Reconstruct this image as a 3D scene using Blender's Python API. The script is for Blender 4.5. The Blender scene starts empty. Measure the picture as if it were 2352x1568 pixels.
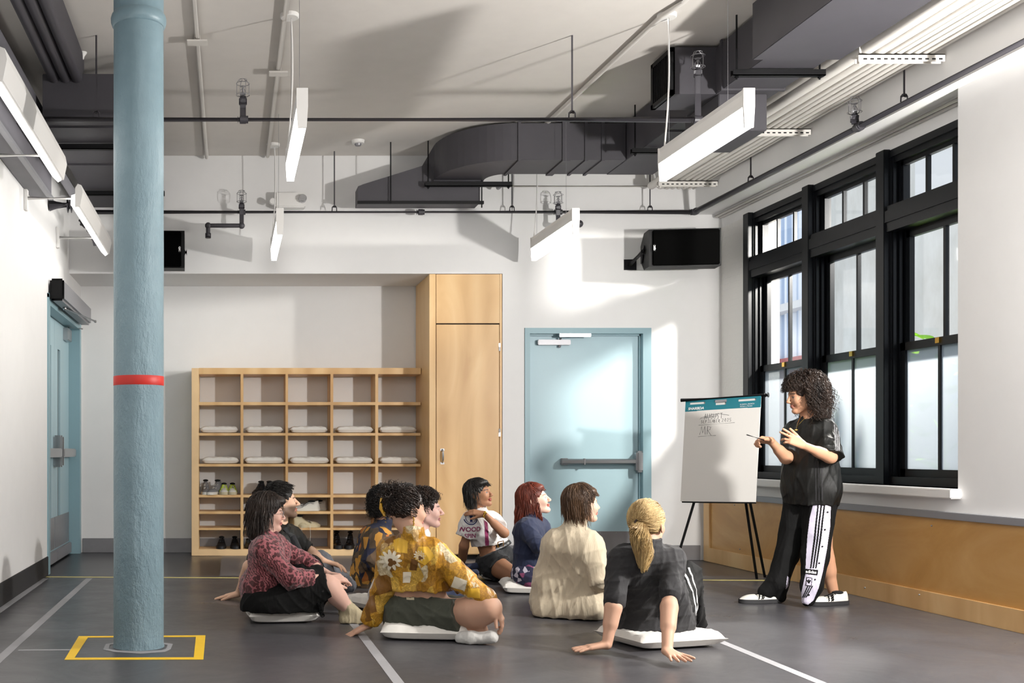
import bpy, bmesh, math, random
import numpy as np
from mathutils import Vector, Matrix, Euler
from mathutils.bvhtree import BVHTree

C = bpy.context.scene.collection
PI = math.pi
random.seed(4)
# ------------------------------------------------------------------ camera, sky, sun, exposure
F, VX, HY, CH, RW, RH = 2500.0, 530.0, 1038.0, 1.016, 2352.0, 1568.0
cam_d = bpy.data.cameras.new('camera'); cam = bpy.data.objects.new('camera', cam_d); C.objects.link(cam)
cam.location = (0, 0, CH); cam.rotation_euler = (PI/2, 0, 0)
cam_d.sensor_width = 36; cam_d.sensor_fit = 'HORIZONTAL'; cam_d.lens = F/RW*36
cam_d.shift_x = (RW/2-VX)/RW; cam_d.shift_y = (HY-RH/2)/RW; cam_d.clip_start = .05
sc = bpy.context.scene; sc.camera = cam
sc.view_settings.view_transform = 'Standard'; sc.view_settings.look = 'None'
sc.view_settings.gamma = 1; sc.view_settings.use_curve_mapping = False
sc.view_settings.exposure = 0.0
w = bpy.data.worlds.new('sky'); sc.world = w; w.use_nodes = True
w.node_tree.nodes['Background'].inputs[0].default_value = (.80, .89, 1, 1)
w.node_tree.nodes['Background'].inputs[1].default_value = 1.3
def lamp(name, kind, loc, direction, energy, color=(1, 1, 1), **kw):
    d = bpy.data.lights.new(name, kind); d.energy = energy; d.color = color
    for k, v in kw.items(): setattr(d, k, v)
    o = bpy.data.objects.new(name, d); C.objects.link(o); o.location = loc
    o.rotation_euler = Vector(direction).to_track_quat('-Z', 'Y').to_euler()
    return o
# a lamp standing outside the far window, shining in over the speaker and the blue door
lamp('alley_lamp', 'SPOT', (5.65, 7.95, 3.0), (-1, .35, -.25), 1050, (1, .965, .9), shadow_soft_size=.10, spot_size=math.radians(150), spot_blend=.3)
# the bright work lamp beside the right wall out of frame, the windows' sky portal, and two added area lights, out of view, filling the room
lamp('side_lamp', 'POINT', (4.40, 4.65, 1.95), (-1, 0, 0), 640, (1, .975, .94), shadow_soft_size=.08)
o = lamp('daylight', 'AREA', (4.8, 8.2, 1.95), (-1, 0, 0), 1, shape='RECTANGLE', size=3.1, size_y=2.4); o.data.cycles.is_portal = True
lamp('room_fill', 'AREA', (.6, .4, 3.0), (.05, .8, -.5), 42, (1, .985, .97), shape='RECTANGLE', size=3.2, size_y=1.4)
lamp('room_fill_overhead', 'AREA', (1.4, 3.4, 3.3), (0, .25, -1), 30, (1, .985, .97), shape='RECTANGLE', size=3.4, size_y=1.6)

def P(px, py, Y):
    return Vector(((px-VX)*Y/F, Y, CH+(HY-py)*Y/F))
def PX(px, Y): return (px-VX)*Y/F
def PZ(py, Y): return CH+(HY-py)*Y/F

# ------------------------------------------------------------------ materials
def srgb(c):
    if isinstance(c, str): c = tuple(int(c[i:i+2], 16) for i in (0, 2, 4))
    if max(c) > 1.001: c = tuple(v/255 for v in c)
    return tuple((v/12.92 if v <= .04045 else ((v+.055)/1.055)**2.4) for v in c)
class NT:
    def __init__(s, m): s.t = m.node_tree; s.b = s.t.nodes['Principled BSDF']; s.tc = None
    def n(s, kind, **kw):
        x = s.t.nodes.new('ShaderNode'+kind)
        for k, v in kw.items():
            if k[0] == '_': setattr(x, k[1:], v)
            else: x.inputs[k.replace('_', ' ')].default_value = v
        return x
    def l(s, a, b): s.t.links.new(a, b)
    def co(s, scale=(1, 1, 1), rot=(0, 0, 0)):
        if s.tc is None: s.tc = s.t.nodes.new('ShaderNodeTexCoord')
        m = s.n('Mapping'); m.inputs['Scale'].default_value = scale; m.inputs['Rotation'].default_value = rot
        s.l(s.tc.outputs['Object'], m.inputs[0]); return m.outputs[0]
    def noise(s, sc_, detail=4, scale=(1, 1, 1), rough=.6, dist=0):
        x = s.n('TexNoise', Scale=sc_, Detail=detail, Roughness=rough, Distortion=dist); s.l(s.co(scale), x.inputs['Vector']); return x.outputs['Fac']
    def ramp(s, fac, stops, interp='LINEAR'):
        r = s.n('ValToRGB'); r.color_ramp.interpolation = interp; e = r.color_ramp.elements
        while len(e) < len(stops): e.new(.5)
        for i, (p, c) in enumerate(stops): e[i].position = p; e[i].color = (*c, 1) if len(c) == 3 else c
        s.l(fac, r.inputs[0]); return r.outputs[0]
    def mix(s, fac, a, b, mode='MIX'):
        x = s.n('Mix', _data_type='RGBA', _blend_type=mode)
        for k, v in ((0, fac), (6, a), (7, b)):
            if hasattr(v, 'is_linked'): s.l(v, x.inputs[k])
            else: x.inputs[k].default_value = v if k == 0 else (*v, 1)
        return x.outputs[2]
    def math(s, op, a, b=0, c=0):
        x = s.n('Math', _operation=op)
        for k, v in enumerate((a, b, c)):
            if hasattr(v, 'is_linked'): s.l(v, x.inputs[k])
            else: x.inputs[k].default_value = v
        return x.outputs[0]
    def bump(s, h, strength=.3, dist=.01):
        x = s.n('Bump', Strength=strength, Distance=dist); s.l(h, x.inputs['Height']); s.l(x.outputs[0], s.b.inputs['Normal'])
M = {}
def mat(name, col=None, rough=.5, metal=0, bump=None, vary=0, spec=.5, emit=None, sheen=0, sub=0):
    m = bpy.data.materials.new(name); m.use_nodes = True; t = NT(m)
    if col is not None:
        c = srgb(col)
        t.b.inputs['Base Color'].default_value = (*c, 1)
        if vary:
            f = t.noise(6, 5); t.l(t.ramp(f, [(.3, tuple(v*(1-vary) for v in c)), (.7, tuple(min(1, v*(1+vary)) for v in c))]), t.b.inputs['Base Color'])
    t.b.inputs['Roughness'].default_value = rough; t.b.inputs['Metallic'].default_value = metal
    t.b.inputs['Specular IOR Level'].default_value = spec
    if sheen: t.b.inputs['Sheen Weight'].default_value = sheen
    if sub: t.b.inputs['Subsurface Weight'].default_value = sub; t.b.inputs['Subsurface Radius'].default_value = (.012, .005, .003); t.b.inputs['Subsurface Scale'].default_value = 1
    if bump: t.bump(t.noise(bump[0], 5), bump[1], bump[2] if len(bump) > 2 else .004)
    if emit: t.b.inputs['Emission Color'].default_value = (*emit[0], 1); t.b.inputs['Emission Strength'].default_value = emit[1]
    M[name] = m; return m
def tm(name, **kw):
    m = mat(name, **kw); return m, NT(m)

mat('wall_white', 'E4E3E2', .75, bump=(60, .05, .002), vary=.012)
mat('ceiling_white', 'D3CEC8', .8, bump=(9, .12, .004), vary=.02)
mat('duct', '3F3D42', .55, bump=(12, .05), vary=.06)
mat('duct_light', '67656B', .5, vary=.05)
mat('pipe_dark', '3C3A3F', .45)
mat('black_metal', '0D0D0F', .5, spec=.25)
mat('frame_navy', '090C10', .4, spec=.28)
mat('white_paint', 'E4E2DF', .5)
mat('conduit_white', 'D9D5CF', .55)
mat('teal_paint', '86A5AE', .42, bump=(40, .04, .002))
mat('teal_door', 'A6C2CB', .42, bump=(50, .03, .002))
mat('steel', 'B4B4B6', .3, 1)
mat('steel_dark', '8E8D90', .38, .5, vary=.08)
mat('rail_grey', '8F8F93', .45, .3)
mat('rubber', '2A2A2C', .7)
mat('black_plastic', '050506', .5, spec=.2)
mat('black_grille', '030303', .95, spec=.02)
mat('lens', 'FFFFFF', .4, emit=((1, .985, .95), 7))
mat('red_tape', 'C4281E', .5, vary=.08)
mat('yellow_tape', 'F2C40C', .5, vary=.05)
mat('pale_yellow_tape', 'D9CC7E', .5)
mat('grey_tape', '98979A', .5, vary=.06)
mat('cushion_white', 'DDD9D2', .8, bump=(25, .25, .006), sheen=.2)
mat('paper', 'D8D5D0', .7)
mat('teal_card', '14707E', .5)
mat('ink', '2C2C30', .6)
mat('white_ink', 'F0F0F0', .6)
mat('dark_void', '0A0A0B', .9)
mat('shoe_white', 'D3D0C8', .6, bump=(80, .15, .002))
mat('shoe_cream', 'BDB294', .75, bump=(120, .2, .002))
mat('shoe_grey', '6F6E70', .7, bump=(120, .2, .002))
mat('shoe_black', '131315', .5)
mat('neon', 'B8D020', .6)
mat('leather_black', '0E0E10', .22)
mat('gold', 'C9A24A', .25, 1)
mat('leaf', '86B81C', .5)
m, t = tm('shaft_blue', rough=.36)
c1 = t.noise(3.2, 4); t.l(t.ramp(c1, [(.3, srgb('728B95')), (.7, srgb('819AA4'))]), t.b.inputs['Base Color'])
n1 = t.noise(22, 6, (1, 1, .35)); n2 = t.noise(60, 5, (1, 1, .6), .7)
sep = t.n('SeparateXYZ'); t.l(t.co(), sep.inputs[0])
g = t.math('SUBTRACT', 1.15, t.math('MULTIPLY', sep.outputs[2], .34)); g = t.math('MAXIMUM', g, .12)
h = t.math('MULTIPLY', t.math('ADD', n1, t.math('MULTIPLY', n2, .5)), g)
t.bump(h, 1.0, .022)
m, t = tm('birch', rough=.42)
g1 = t.noise(2.2, 3, (1.4, 1.4, .35), .5, 1.2)
wv = t.n('TexWave', Scale=1.3, Distortion=9, Detail=2, _bands_direction='X'); wv.inputs['Detail Scale'].default_value = .6; t.l(t.co((1, 1, .22)), wv.inputs['Vector'])
f = t.math('ADD', t.math('MULTIPLY', g1, .75), t.math('MULTIPLY', wv.outputs['Fac'], .22))
t.l(t.ramp(f, [(.25, srgb('C79C66')), (.5, srgb('DAB27C')), (.75, srgb('E5C38F'))]), t.b.inputs['Base Color'])
t.bump(t.noise(60, 3, (1, 1, .05)), .05, .002)
m, t = tm('birch_panel', rough=.4)
g1 = t.noise(1.6, 6, (1, .5, 1.2), .62, 1.5)
t.l(t.ramp(g1, [(.25, srgb('A97A3C')), (.5, srgb('C0904E')), (.75, srgb('CFA365'))]), t.b.inputs['Base Color'])
mat('birch_edge', 'EAC898', .5, vary=.05)
m, t = tm('vinyl', rough=.33, spec=.45)
t.l(t.ramp(t.noise(1.1, 6, (1, 1, 1), .65), [(.3, srgb('403F42')), (.7, srgb('4C4B4E'))]), t.b.inputs['Base Color'])
t.l(t.ramp(t.noise(2.6, 7, (1, 1, 1), .7, .6), [(.3, (.27, .27, .27)), (.75, (.42, .42, .42))]), t.b.inputs['Roughness'])
m, t = tm('dark_board', rough=.3)
t.l(t.ramp(t.noise(5, 6, (.25, 6, 1), .65), [(.3, srgb('242325')), (.75, srgb('3A393C'))]), t.b.inputs['Base Color'])
mat('patch_grey', '636266', .36, vary=.05)
m, t = tm('white_brick', col='E2E0DC', rough=.7)
br = t.n('TexBrick', Scale=4.6); br.inputs['Mortar Size'].default_value = .012; br.offset = .5; t.l(t.co((1, 1, 1), (0, PI/2, PI/2)), br.inputs['Vector'])
t.bump(t.math('ADD', t.math('MULTIPLY', br.outputs['Fac'], -.6), t.math('MULTIPLY', t.noise(40, 4), .4)), .6, .012)
m = mat('glass', 'FFFFFF', .05); t = NT(m)
tr = t.n('BsdfTransparent'); gl = t.n('BsdfGlossy', Roughness=.04); mx = t.n('MixShader', Fac=.07)
t.l(tr.outputs[0], mx.inputs[1]); t.l(gl.outputs[0], mx.inputs[2]); t.l(mx.outputs[0], t.t.nodes['Material Output'].inputs[0])
m = mat('frosted', 'FFFFFF', .5); t = NT(m)
tr = t.n('BsdfTransparent'); tr.inputs[0].default_value = (.95, .98, 1, 1); tl = t.n('BsdfTranslucent'); tl.inputs[0].default_value = (.36, .38, .40, 1); mx = t.n('MixShader', Fac=.68)
t.l(tr.outputs[0], mx.inputs[1]); t.l(tl.outputs[0], mx.inputs[2]); t.l(mx.outputs[0], t.t.nodes['Material Output'].inputs[0])
m, t = tm('corrugated', rough=.45)
wv = t.n('TexWave', Scale=2.1, _bands_direction='Y'); t.l(t.co(), wv.inputs['Vector'])
t.l(t.ramp(wv.outputs['Fac'], [(.2, srgb('A9BCD6')), (.8, srgb('EEF2F8'))]), t.b.inputs['Base Color'])
mat('concrete_out', 'D9D6CC', .85, vary=.12)
mat('red_out', 'A03A40', .7)

# ------------------------------------------------------------------ mesh helpers
def wpos(o):
    p = Vector((0, 0, 0))
    while o is not None: p += o.location; o = o.parent
    return p
def setp(o, label=None, cat=None, group=None, kind=None):
    if label: o['label'] = label
    if cat: o['category'] = cat
    if group: o['group'] = group
    if kind: o['kind'] = kind
    return o
def thing(name, label, cat, loc, group=None):
    o = bpy.data.objects.new(name, None); C.objects.link(o); o.location = loc; o.empty_display_size = .1
    return setp(o, label, cat, group)
def link(name, verts, faces, m, parent=None, smooth=False, uvs=None, origin=None):
    V = np.asarray(verts, dtype=np.float64).reshape(-1, 3)
    if parent is not None: org = np.array(wpos(parent))
    elif origin is not None: org = np.array(origin)
    else:
        lo, hi = V.min(0), V.max(0); org = np.array(((lo[0]+hi[0])/2, (lo[1]+hi[1])/2, lo[2]))
    me = bpy.data.meshes.new(name); me.from_pydata((V-org).tolist(), [], faces if isinstance(faces, list) else faces.tolist())
    me.materials.append(M[m] if isinstance(m, str) else m)
    if smooth: me.polygons.foreach_set('use_smooth', [True]*len(me.polygons))
    o = bpy.data.objects.new(name, me); C.objects.link(o)
    if parent is None: o.location = org
    else: o.parent = parent
    return o
def frame(d, up=(0, 0, 1)):
    d = Vector(d).normalized(); u = Vector(up)
    if abs(d.dot(u)) > .98*u.length: u = Vector((0, 1, 0))
    s = d.cross(u).normalized(); return d, s, s.cross(d)
class MB:
    def __init__(s): s.v = []; s.f = []
    def add(s, vs, fs):
        n = len(s.v); s.v += [tuple(v) for v in vs]; s.f += [tuple(i+n for i in f) for f in fs]; return s
    def box(s, a, b, bev=0):
        x0, x1 = sorted((a[0], b[0])); y0, y1 = sorted((a[1], b[1])); z0, z1 = sorted((a[2], b[2]))
        if bev <= 0:
            vs = [(x, y, z) for x in (x0, x1) for y in (y0, y1) for z in (z0, z1)]
            return s.add(vs, [(0, 1, 3, 2), (4, 6, 7, 5), (0, 4, 5, 1), (2, 3, 7, 6), (0, 2, 6, 4), (1, 5, 7, 3)])
        bm = bmesh.new(); bmesh.ops.create_cube(bm, size=1)
        for v in bm.verts: v.co = Vector(((x0+x1)/2+v.co.x*(x1-x0), (y0+y1)/2+v.co.y*(y1-y0), (z0+z1)/2+v.co.z*(z1-z0)))
        bmesh.ops.bevel(bm, geom=bm.edges[:], offset=bev, segments=2, affect='EDGES')
        bm.verts.index_update(); s.add([v.co for v in bm.verts], [[v.index for v in f.verts] for f in bm.faces]); bm.free(); return s
    def prism(s, pts, axis, a, b):
        # 2-D outline pts extruded along axis from a to b
        def mk(p, t): return {'x': (t, p[0], p[1]), 'y': (p[0], t, p[1]), 'z': (p[0], p[1], t)}[axis]
        n = len(pts); vs = [mk(p, a) for p in pts]+[mk(p, b) for p in pts]
        return s.add(vs, [tuple(range(n)), tuple(range(2*n-1, n-1, -1))]+[(i, i+n, (i+1) % n+n, (i+1) % n) for i in range(n)])
    def tube(s, pts, r, n=12, cap=True):
        pts = [Vector(p) for p in pts]; R = r if hasattr(r, '__len__') else [r]*len(pts)
        vs = []; prev = None
        for i, p in enumerate(pts):
            d = (pts[min(i+1, len(pts)-1)]-pts[max(i-1, 0)])
            if d.length < 1e-9: d = Vector((0, 0, 1))
            d.normalize()
            if prev is None: _, u, v = frame(d)
            else:
                u = prev-d*prev.dot(d)
                u = u.normalized() if u.length > 1e-6 else frame(d)[1]
                v = d.cross(u)
            prev = u
            for k in range(n):
                a = 2*PI*k/n; vs.append(p+(u*math.cos(a)+v*math.sin(a))*R[i])
        fs = [(i*n+k, i*n+(k+1) % n, (i+1)*n+(k+1) % n, (i+1)*n+k) for i in range(len(pts)-1) for k in range(n)]
        if cap: fs += [tuple(range(n-1, -1, -1)), tuple(range((len(pts)-1)*n, len(pts)*n))]
        return s.add(vs, fs)
    def lathe(s, c, prof, n=48, axis=(0, 0, 1)):
        d, u, v = frame(axis); c = Vector(c); vs = []
        for r, z in prof:
            for k in range(n):
                a = 2*PI*k/n; vs.append(c+d*z+(u*math.cos(a)+v*math.sin(a))*r)
        m_ = len(prof)
        fs = [(i*n+k, i*n+(k+1) % n, (i+1)*n+(k+1) % n, (i+1)*n+k) for i in range(m_-1) for k in range(n)]
        fs += [tuple(range(n-1, -1, -1)), tuple(range((m_-1)*n, m_*n))]
        return s.add(vs, fs)
    def ball(s, c, r, n=10):
        r = (r, r, r) if not hasattr(r, '__len__') else r; c = Vector(c); vs = [c+Vector((0, 0, -r[2]))]
        for i in range(1, n):
            ph = -PI/2+PI*i/n
            for k in range(2*n): vs.append(c+Vector((r[0]*math.cos(ph)*math.cos(PI*k/n), r[1]*math.cos(ph)*math.sin(PI*k/n), r[2]*math.sin(ph))))
        vs.append(c+Vector((0, 0, r[2]))); w_ = 2*n; fs = [(0, 1+(k+1) % w_, 1+k) for k in range(w_)]
        fs += [(1+i*w_+k, 1+i*w_+(k+1) % w_, 1+(i+1)*w_+(k+1) % w_, 1+(i+1)*w_+k) for i in range(n-2) for k in range(w_)]
        b = 1+(n-2)*w_; fs += [(b+k, b+(k+1) % w_, len(vs)-1) for k in range(w_)]
        return s.add(vs, fs)
    def build(s, name, m, parent=None, smooth=False, **kw):
        o = link(name, s.v, s.f, m, parent, False)
        bm = bmesh.new(); bm.from_mesh(o.data); bmesh.ops.recalc_face_normals(bm, faces=bm.faces[:]); bm.to_mesh(o.data); bm.free()
        if smooth:
            o.data.polygons.foreach_set('use_smooth', [True]*len(o.data.polygons)); o.data.set_sharp_from_angle(angle=math.radians(38))
        return setp(o, kw.get('label'), kw.get('cat'), kw.get('group'), kw.get('kind'))
def copy_tree(o, parent=None):
    c = o.copy(); C.objects.link(c); c.parent = parent
    for ch in list(o.children): copy_tree(ch, c)
    return c
def struct(name, mb, m, smooth=False, parent=None):
    o = mb.build(name, m, parent, smooth); o['kind'] = 'structure'; return o
def text_verts(txt, size, font_bold=False, depth=.0008, shear=0, space=1.0):
    cu = bpy.data.curves.new('t', 'FONT'); cu.body = txt; cu.size = size; cu.extrude = depth; cu.align_x = 'CENTER'; cu.align_y = 'CENTER'; cu.shear = shear; cu.space_character = space
    if font_bold: cu.offset = size*.022
    cu.resolution_u = 3
    o = bpy.data.objects.new('t', cu); C.objects.link(o); dg = bpy.context.evaluated_depsgraph_get()
    me = bpy.data.meshes.new_from_object(o.evaluated_get(dg)); vs = [v.co.copy() for v in me.vertices]; fs = [list(p.vertices) for p in me.polygons]
    bpy.data.objects.remove(o); bpy.data.curves.remove(cu); bpy.data.meshes.remove(me); return vs, fs

# ------------------------------------------------------------------ room shell
D = 10.25; DR = 11.03; CZ = CH+2.79; XL = -1.52; XW = 4.47; XR = 4.62; SOF = CH+1.68
XO = 2.56   # right end of the recess
b = MB().box((XL-.4, -2, -.12), (5.2, 8.95, 0)); struct('floor', b, 'vinyl')
b = MB().box((XL-.4, 8.95, -.12), (5.2, 11.4, -.002)); struct('floor_rear', b, 'dark_board')
b = MB().box((XL-.4, -2, CZ), (5.2, 11.4, CZ+.15)); struct('ceiling', b, 'ceiling_white')
b = MB().box((XL-.4, DR, 0), (XO, DR+.2, SOF)).box((XL-.4, D, SOF), (XO, DR+.2, CZ))
b.box((XO, D, 0), (2.765, D+.98, CZ)).box((3.955, D, 0), (5.0, D+.98, CZ)).box((2.765, D, 2.185), (3.955, D+.98, CZ)).box((2.765, D+.3, 0), (3.955, D+.98, 2.185))
struct('wall_back', b, 'wall_white')
DY0, DY1, DZ = 9.05, 10.96, 2.3
b = MB().box((XL-.3, -2, 0), (XL, DY0, CZ)).box((XL-.3, DY0, DZ), (XL, DY1, CZ)).box((XL-.3, DY1, 0), (XL, DR, CZ)).box((XL-.3, DY0, 0), (XL-.22, DY1, DZ))
struct('wall_left', b, 'wall_white')
struct('wall_rear', MB().box((XL-.4, -2.2, 0), (5.2, -2, CZ)), 'wall_white')
SZ = .79; WY = [(9.66, 8.69), (8.66, 7.69), (7.66, 6.69)]; WN = [(5.75, 4.78), (4.75, 3.78), (3.75, 2.78)]; HZ = CH+2.11
b = MB().box((XW, -2, 0), (XR+.25, D, SZ)).box((XW, -2, SZ), (XR+.25, 6.69, CZ))
b.box((XR, 6.69, HZ), (XR+.25, D, CZ))
struct('wall_right', b, 'wall_white')
struct('wall_brick', MB().box((XR, 9.66, SZ), (XR+.25, D+.02, HZ)), 'white_brick')
struct('beam', MB().box((4.38, -2, CH+2.235), (XW+.15, D, CZ)), 'wall_white')
struct('trim_1', MB().box((4.405, 6.66, SZ-.06), (XR+.02, D-.02, SZ), .006), 'white_paint')
# wainscot
b = MB().box((4.445, -2, 0), (XW, 10.2, .60)); struct('wainscot_right', b, 'birch_panel')
b = MB()
for y0, y1 in ((-2, 10.2),): b.box((4.43, y0, 0), (4.447, y1, .13), .002)
b.box((4.43, 10.08, .13), (4.447, 10.2, .60), .002)
struct('trim_2', b, 'birch')
struct('trim_3', MB().box((4.425, -2, .60), (XW, 10.2, .645), .003), 'rail_grey')
sp = thing('wainscot_screws', 'small steel screws along the birch wall panel', 'screws', (4.44, 8, .1))
for y, z in [(9.6, .55), (8.0, .55), (6.9, .55), (9.5, .17), (8.7, .1), (7.0, .1), (7.6, .07)]:
    MB().ball((4.4285 if z < .13 else 4.4435, y, z), .006, 5).build('screw', 'steel', sp, True)
# baseboards
struct('baseboard_left', MB().box((XL, -2, 0), (XL+.012, DY0-.05, .155), .003), 'rubber')
struct('baseboard_back', MB().box((XL+.02, DR-.015, 0), (-.37, DR, .145), .003).box((1.87, DR-.015, 0), (1.9, DR, .145)), 'steel_dark')
struct('baseboard_rear', MB().box((3.96, D-.012, 0), (4.42, D, .14), .003).box((2.57, D-.012, 0), (2.76, D, .14), .003), 'steel_dark')
struct('baseboard_inner', MB().box((-.36, DR-.012, 0), (1.86, DR, .145), .003), 'steel_dark')
# lighter grey patch on the dark floor
struct('floor_patch', MB().box((-.09, 8.95, -.002), (2.9, 10.63, .003)), 'patch_grey')

# ------------------------------------------------------------------ windows
def window(n, y1, y0):
    # y1 far end, y0 near end
    root = bpy.data.objects.new('window_%d' % n, None); C.objects.link(root); root.location = (XR, (y0+y1)/2, SZ); root['kind'] = 'structure'
    zt = HZ; z0 = SZ; x = XR
    b = MB(); b.box((x-.005, y1-.05, z0), (x+.13, y1+.03, zt)).box((x-.005, y0-.03, z0), (x+.13, y0+.05, zt))   # jambs
    for k in range(3): b.box((x+.005+.035*k, y1-.065-.012*k, z0), (x+.025+.035*k, y1-.05, zt)).box((x+.005+.035*k, y0+.05, z0), (x+.025+.035*k, y0+.065+.012*k, zt))
    b.box((x-.01, y0, zt-.05), (x+.13, y1, zt)).box((x+.01, y0, zt-.09), (x+.12, y1, zt-.05))
    b.box((x-.01, y0, z0), (x+.13, y1, z0+.055)); b.build('window_frame', 'frame_navy', root)
    yi0, yi1 = y0+.075, y1-.075
    b = MB(); b.box((x-.03, y0+.03, 2.555), (x+.10, y1-.03, 2.735)).box((x-.04, y0+.03, 2.62), (x+.10, y1-.03, 2.70)).build('transom_bar', 'frame_navy', root)
    # transom light
    def sash(nm, za, zb, xx, bars, glass, fr=.035):
        b = MB(); b.box((xx, yi0, za), (xx+.035, yi1, za+fr)).box((xx, yi0, zb-fr), (xx+.035, yi1, zb)).box((xx, yi0, za), (xx+.035, yi0+fr, zb)).box((xx, yi1-fr, za), (xx+.035, yi1, zb))
        for k in range(bars):
            yy = yi0+(yi1-yi0)*(k+1)/(bars+1); b.box((xx+.004, yy-.011, za), (xx+.03, yy+.011, zb))
        o = b.build(nm, 'frame_navy', root)
        MB().box((xx+.014, yi0+.01, za+.01), (xx+.018, yi1-.01, zb-.01)).build('pane', glass, o)
        return o
    sash('transom_sash', 2.735, zt-.09, x+.05, 2, 'glass', .028)
    sash('upper_sash', 1.71, 2.555, x+.08, 1, 'glass', .05)
    o = sash('lower_sash', z0+.055, 1.775, x+.045, 1, 'frosted', .055)
    MB().box((x+.035, (yi0+yi1)/2-.02, 1.735), (x+.046, (yi0+yi1)/2+.02, 1.772)).build('sash_lock', 'gold', o)
    return root
for i, (a, c) in enumerate(WY): window(i+1, a, c)
b = MB()
for y in (9.675, 8.675, 7.675, 6.70): b.box((XR-.045, y-.05, SZ), (XR+.13, y+.05, HZ+.01), .004)
struct('trim_4', b, 'frame_navy')

# ------------------------------------------------------------------ outside, seen through the panes
o = thing('corrugated_facade', 'pale blue corrugated metal facade seen through the farthest window', 'building', (9.2, 17, -1))
b = MB(); pts = []
n = 420
for i in range(n+1):
    y = 15.4+i*(44-15.4)/n; pts.append((9.2+.05*math.sin(y*16), y))
vs = [(x, y, -1) for x, y in pts]+[(x, y, 9) for x, y in pts]
b.add(vs, [(i, i+1, i+n+2, i+n+1) for i in range(n)]); b.box((9.35, 15.4, -1), (9.6, 44, 9)); b.build('facade', 'corrugated', o)
MB().box((9.05, 17.2, 1.2), (9.2, 44, 2.55)).build('red_band', 'red_out', o)
MB().box((8.95, 17, 3.3), (9.2, 44, 3.42)).build('ledge', 'white_paint', o)
m, t = tm('graffiti_wall', rough=.85)
sepn = t.n('SeparateXYZ'); t.l(t.co(), sepn.inputs[0])
base = t.ramp(t.noise(1.5, 7, (1, 1, .5), .7), [(.3, srgb('C6C2B8')), (.7, srgb('E4E2DC'))])
col = t.ramp(t.noise(.9, 3, (1, 1, 1), .5, 2), [(.42, srgb('D6DCE6')), (.5, srgb('A9BEDA')), (.56, srgb('D8BFC9')), (.66, srgb('DADDE0'))])
msk = t.math('MULTIPLY', t.math('LESS_THAN', sepn.outputs[2], 3.0), t.math('GREATER_THAN', t.noise(.7, 2), .5))
t.l(t.mix(msk, base, col), t.b.inputs['Base Color'])
b = MB().box((8.4, 9.9, -1), (8.7, 15.4, 9)); b.build('concrete_wall', 'graffiti_wall', label='weathered pale concrete wall with faint graffiti outside the nearer windows', cat='wall')
b = MB().box((8.36, 12.6, 4.0), (8.395, 13.3, 5.1)).build('poster_panel', 'white_paint', label='pale panel fixed high on the concrete wall outside', cat='panel')
b = MB().box((4.9, -2, -1.2), (9.6, 44, -1.0)).build('alley_ground', 'concrete_out', label='pale concrete ground of the alley outside the windows', cat='ground')
# leafy plant outside nearest window
pl = thing('alley_plant', 'green leafy plant outside the nearest window', 'plant', (5.35, 8.1, -1))
rs = random.Random(3)
b = MB(); b.tube([(5.35, 8.1, -1), (5.33, 8.12, .5), (5.3, 8.15, 1.75)], .02, 8)
for k in range(9):
    z = .6+k*.11; a = k*2.3; b.tube([(5.33, 8.12, z-.15), (5.33+.12*math.cos(a), 8.12+.2*math.sin(a), z)], .006, 5)
b.build('stem', 'leaf', pl)
def leaf_mesh(b, c, d, L, W):
    d, s, u = frame(d); c = Vector(c); n = 7; vs = []
    for i in range(n):
        t_ = i/(n-1); w_ = W*math.sin(PI*min(1, t_*.92+.06))**.8; p = c+d*L*t_+u*(-.35*L*t_*t_)
        vs += [p-s*w_+u*.02*L, p, p+s*w_+u*.02*L]
    fs = []
    for i in range(n-1): a = 3*i; fs += [(a, a+1, a+4, a+3), (a+1, a+2, a+5, a+4)]
    b.add(vs, fs)
b = MB()
for k in range(64):
    z = .65+rs.random()*1.22; a = rs.random()*2*PI; e = .12+.8*rs.random()
    leaf_mesh(b, (5.33+.12*math.cos(a), 8.12+.38*math.sin(a), z), (math.cos(a)*.7, math.sin(a), e*.7), .17+.1*rs.random(), .045+.02*rs.random())
b.build('leaf', 'leaf', pl, True)['kind'] = 'stuff'
# ------------------------------------------------------------------ ceiling services
def ceil_rod(p, ztop=CZ, r=.006):
    return MB().tube([(p[0], p[1], p[2]), (p[0], p[1], ztop)], r, 8)
def pipe(name, pts, r, m, label, cat='pipe', joints=(), group=None):
    root = thing(name, label, cat, pts[0], group)
    MB().tube(pts, r, 16).build('pipe_run', m, root, True)
    for p, d in joints:
        p = Vector(p); d = Vector(d).normalized(); MB().tube([p-d*.035, p-d*.02, p-d*.02, p+d*.02, p+d*.02, p+d*.035], [r*1.2, r*1.2, r*1.35, r*1.35, r*1.2, r*1.2], 16).build('coupling', m, root, True)
    return root
PY1, PY2, PZR = 7.29, 10.1, CH+2.226
X1b = PX(1603, PY1)
r1 = pipe('sprinkler_pipe', [(PX(80, PY1), PY1, PZR), (X1b, PY1, PZR)], .021, 'pipe_dark', 'dark sprinkler pipe crossing the room nearest the camera', joints=[((X1b-.01, PY1, PZR), (1, 0, 0)), ((PX(558, PY1), PY1, PZR), (1, 0, 0))])
r2 = pipe('sprinkler_pipe', [(PX(212, PY2), PY2, PZR), (PX(1600, PY2)-.02, PY2, PZR)], .021, 'pipe_dark', 'dark sprinkler pipe crossing along the back wall', joints=[((PX(966, PY2), PY2, PZR), (1, 0, 0)), ((PX(555, PY2), PY2, PZR), (1, 0, 0)), ((PX(1282, PY2), PY2, PZR), (1, 0, 0)), ((PX(1592, PY2), PY2, PZR), (1, 0, 0))])
X3 = 4.30
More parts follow.
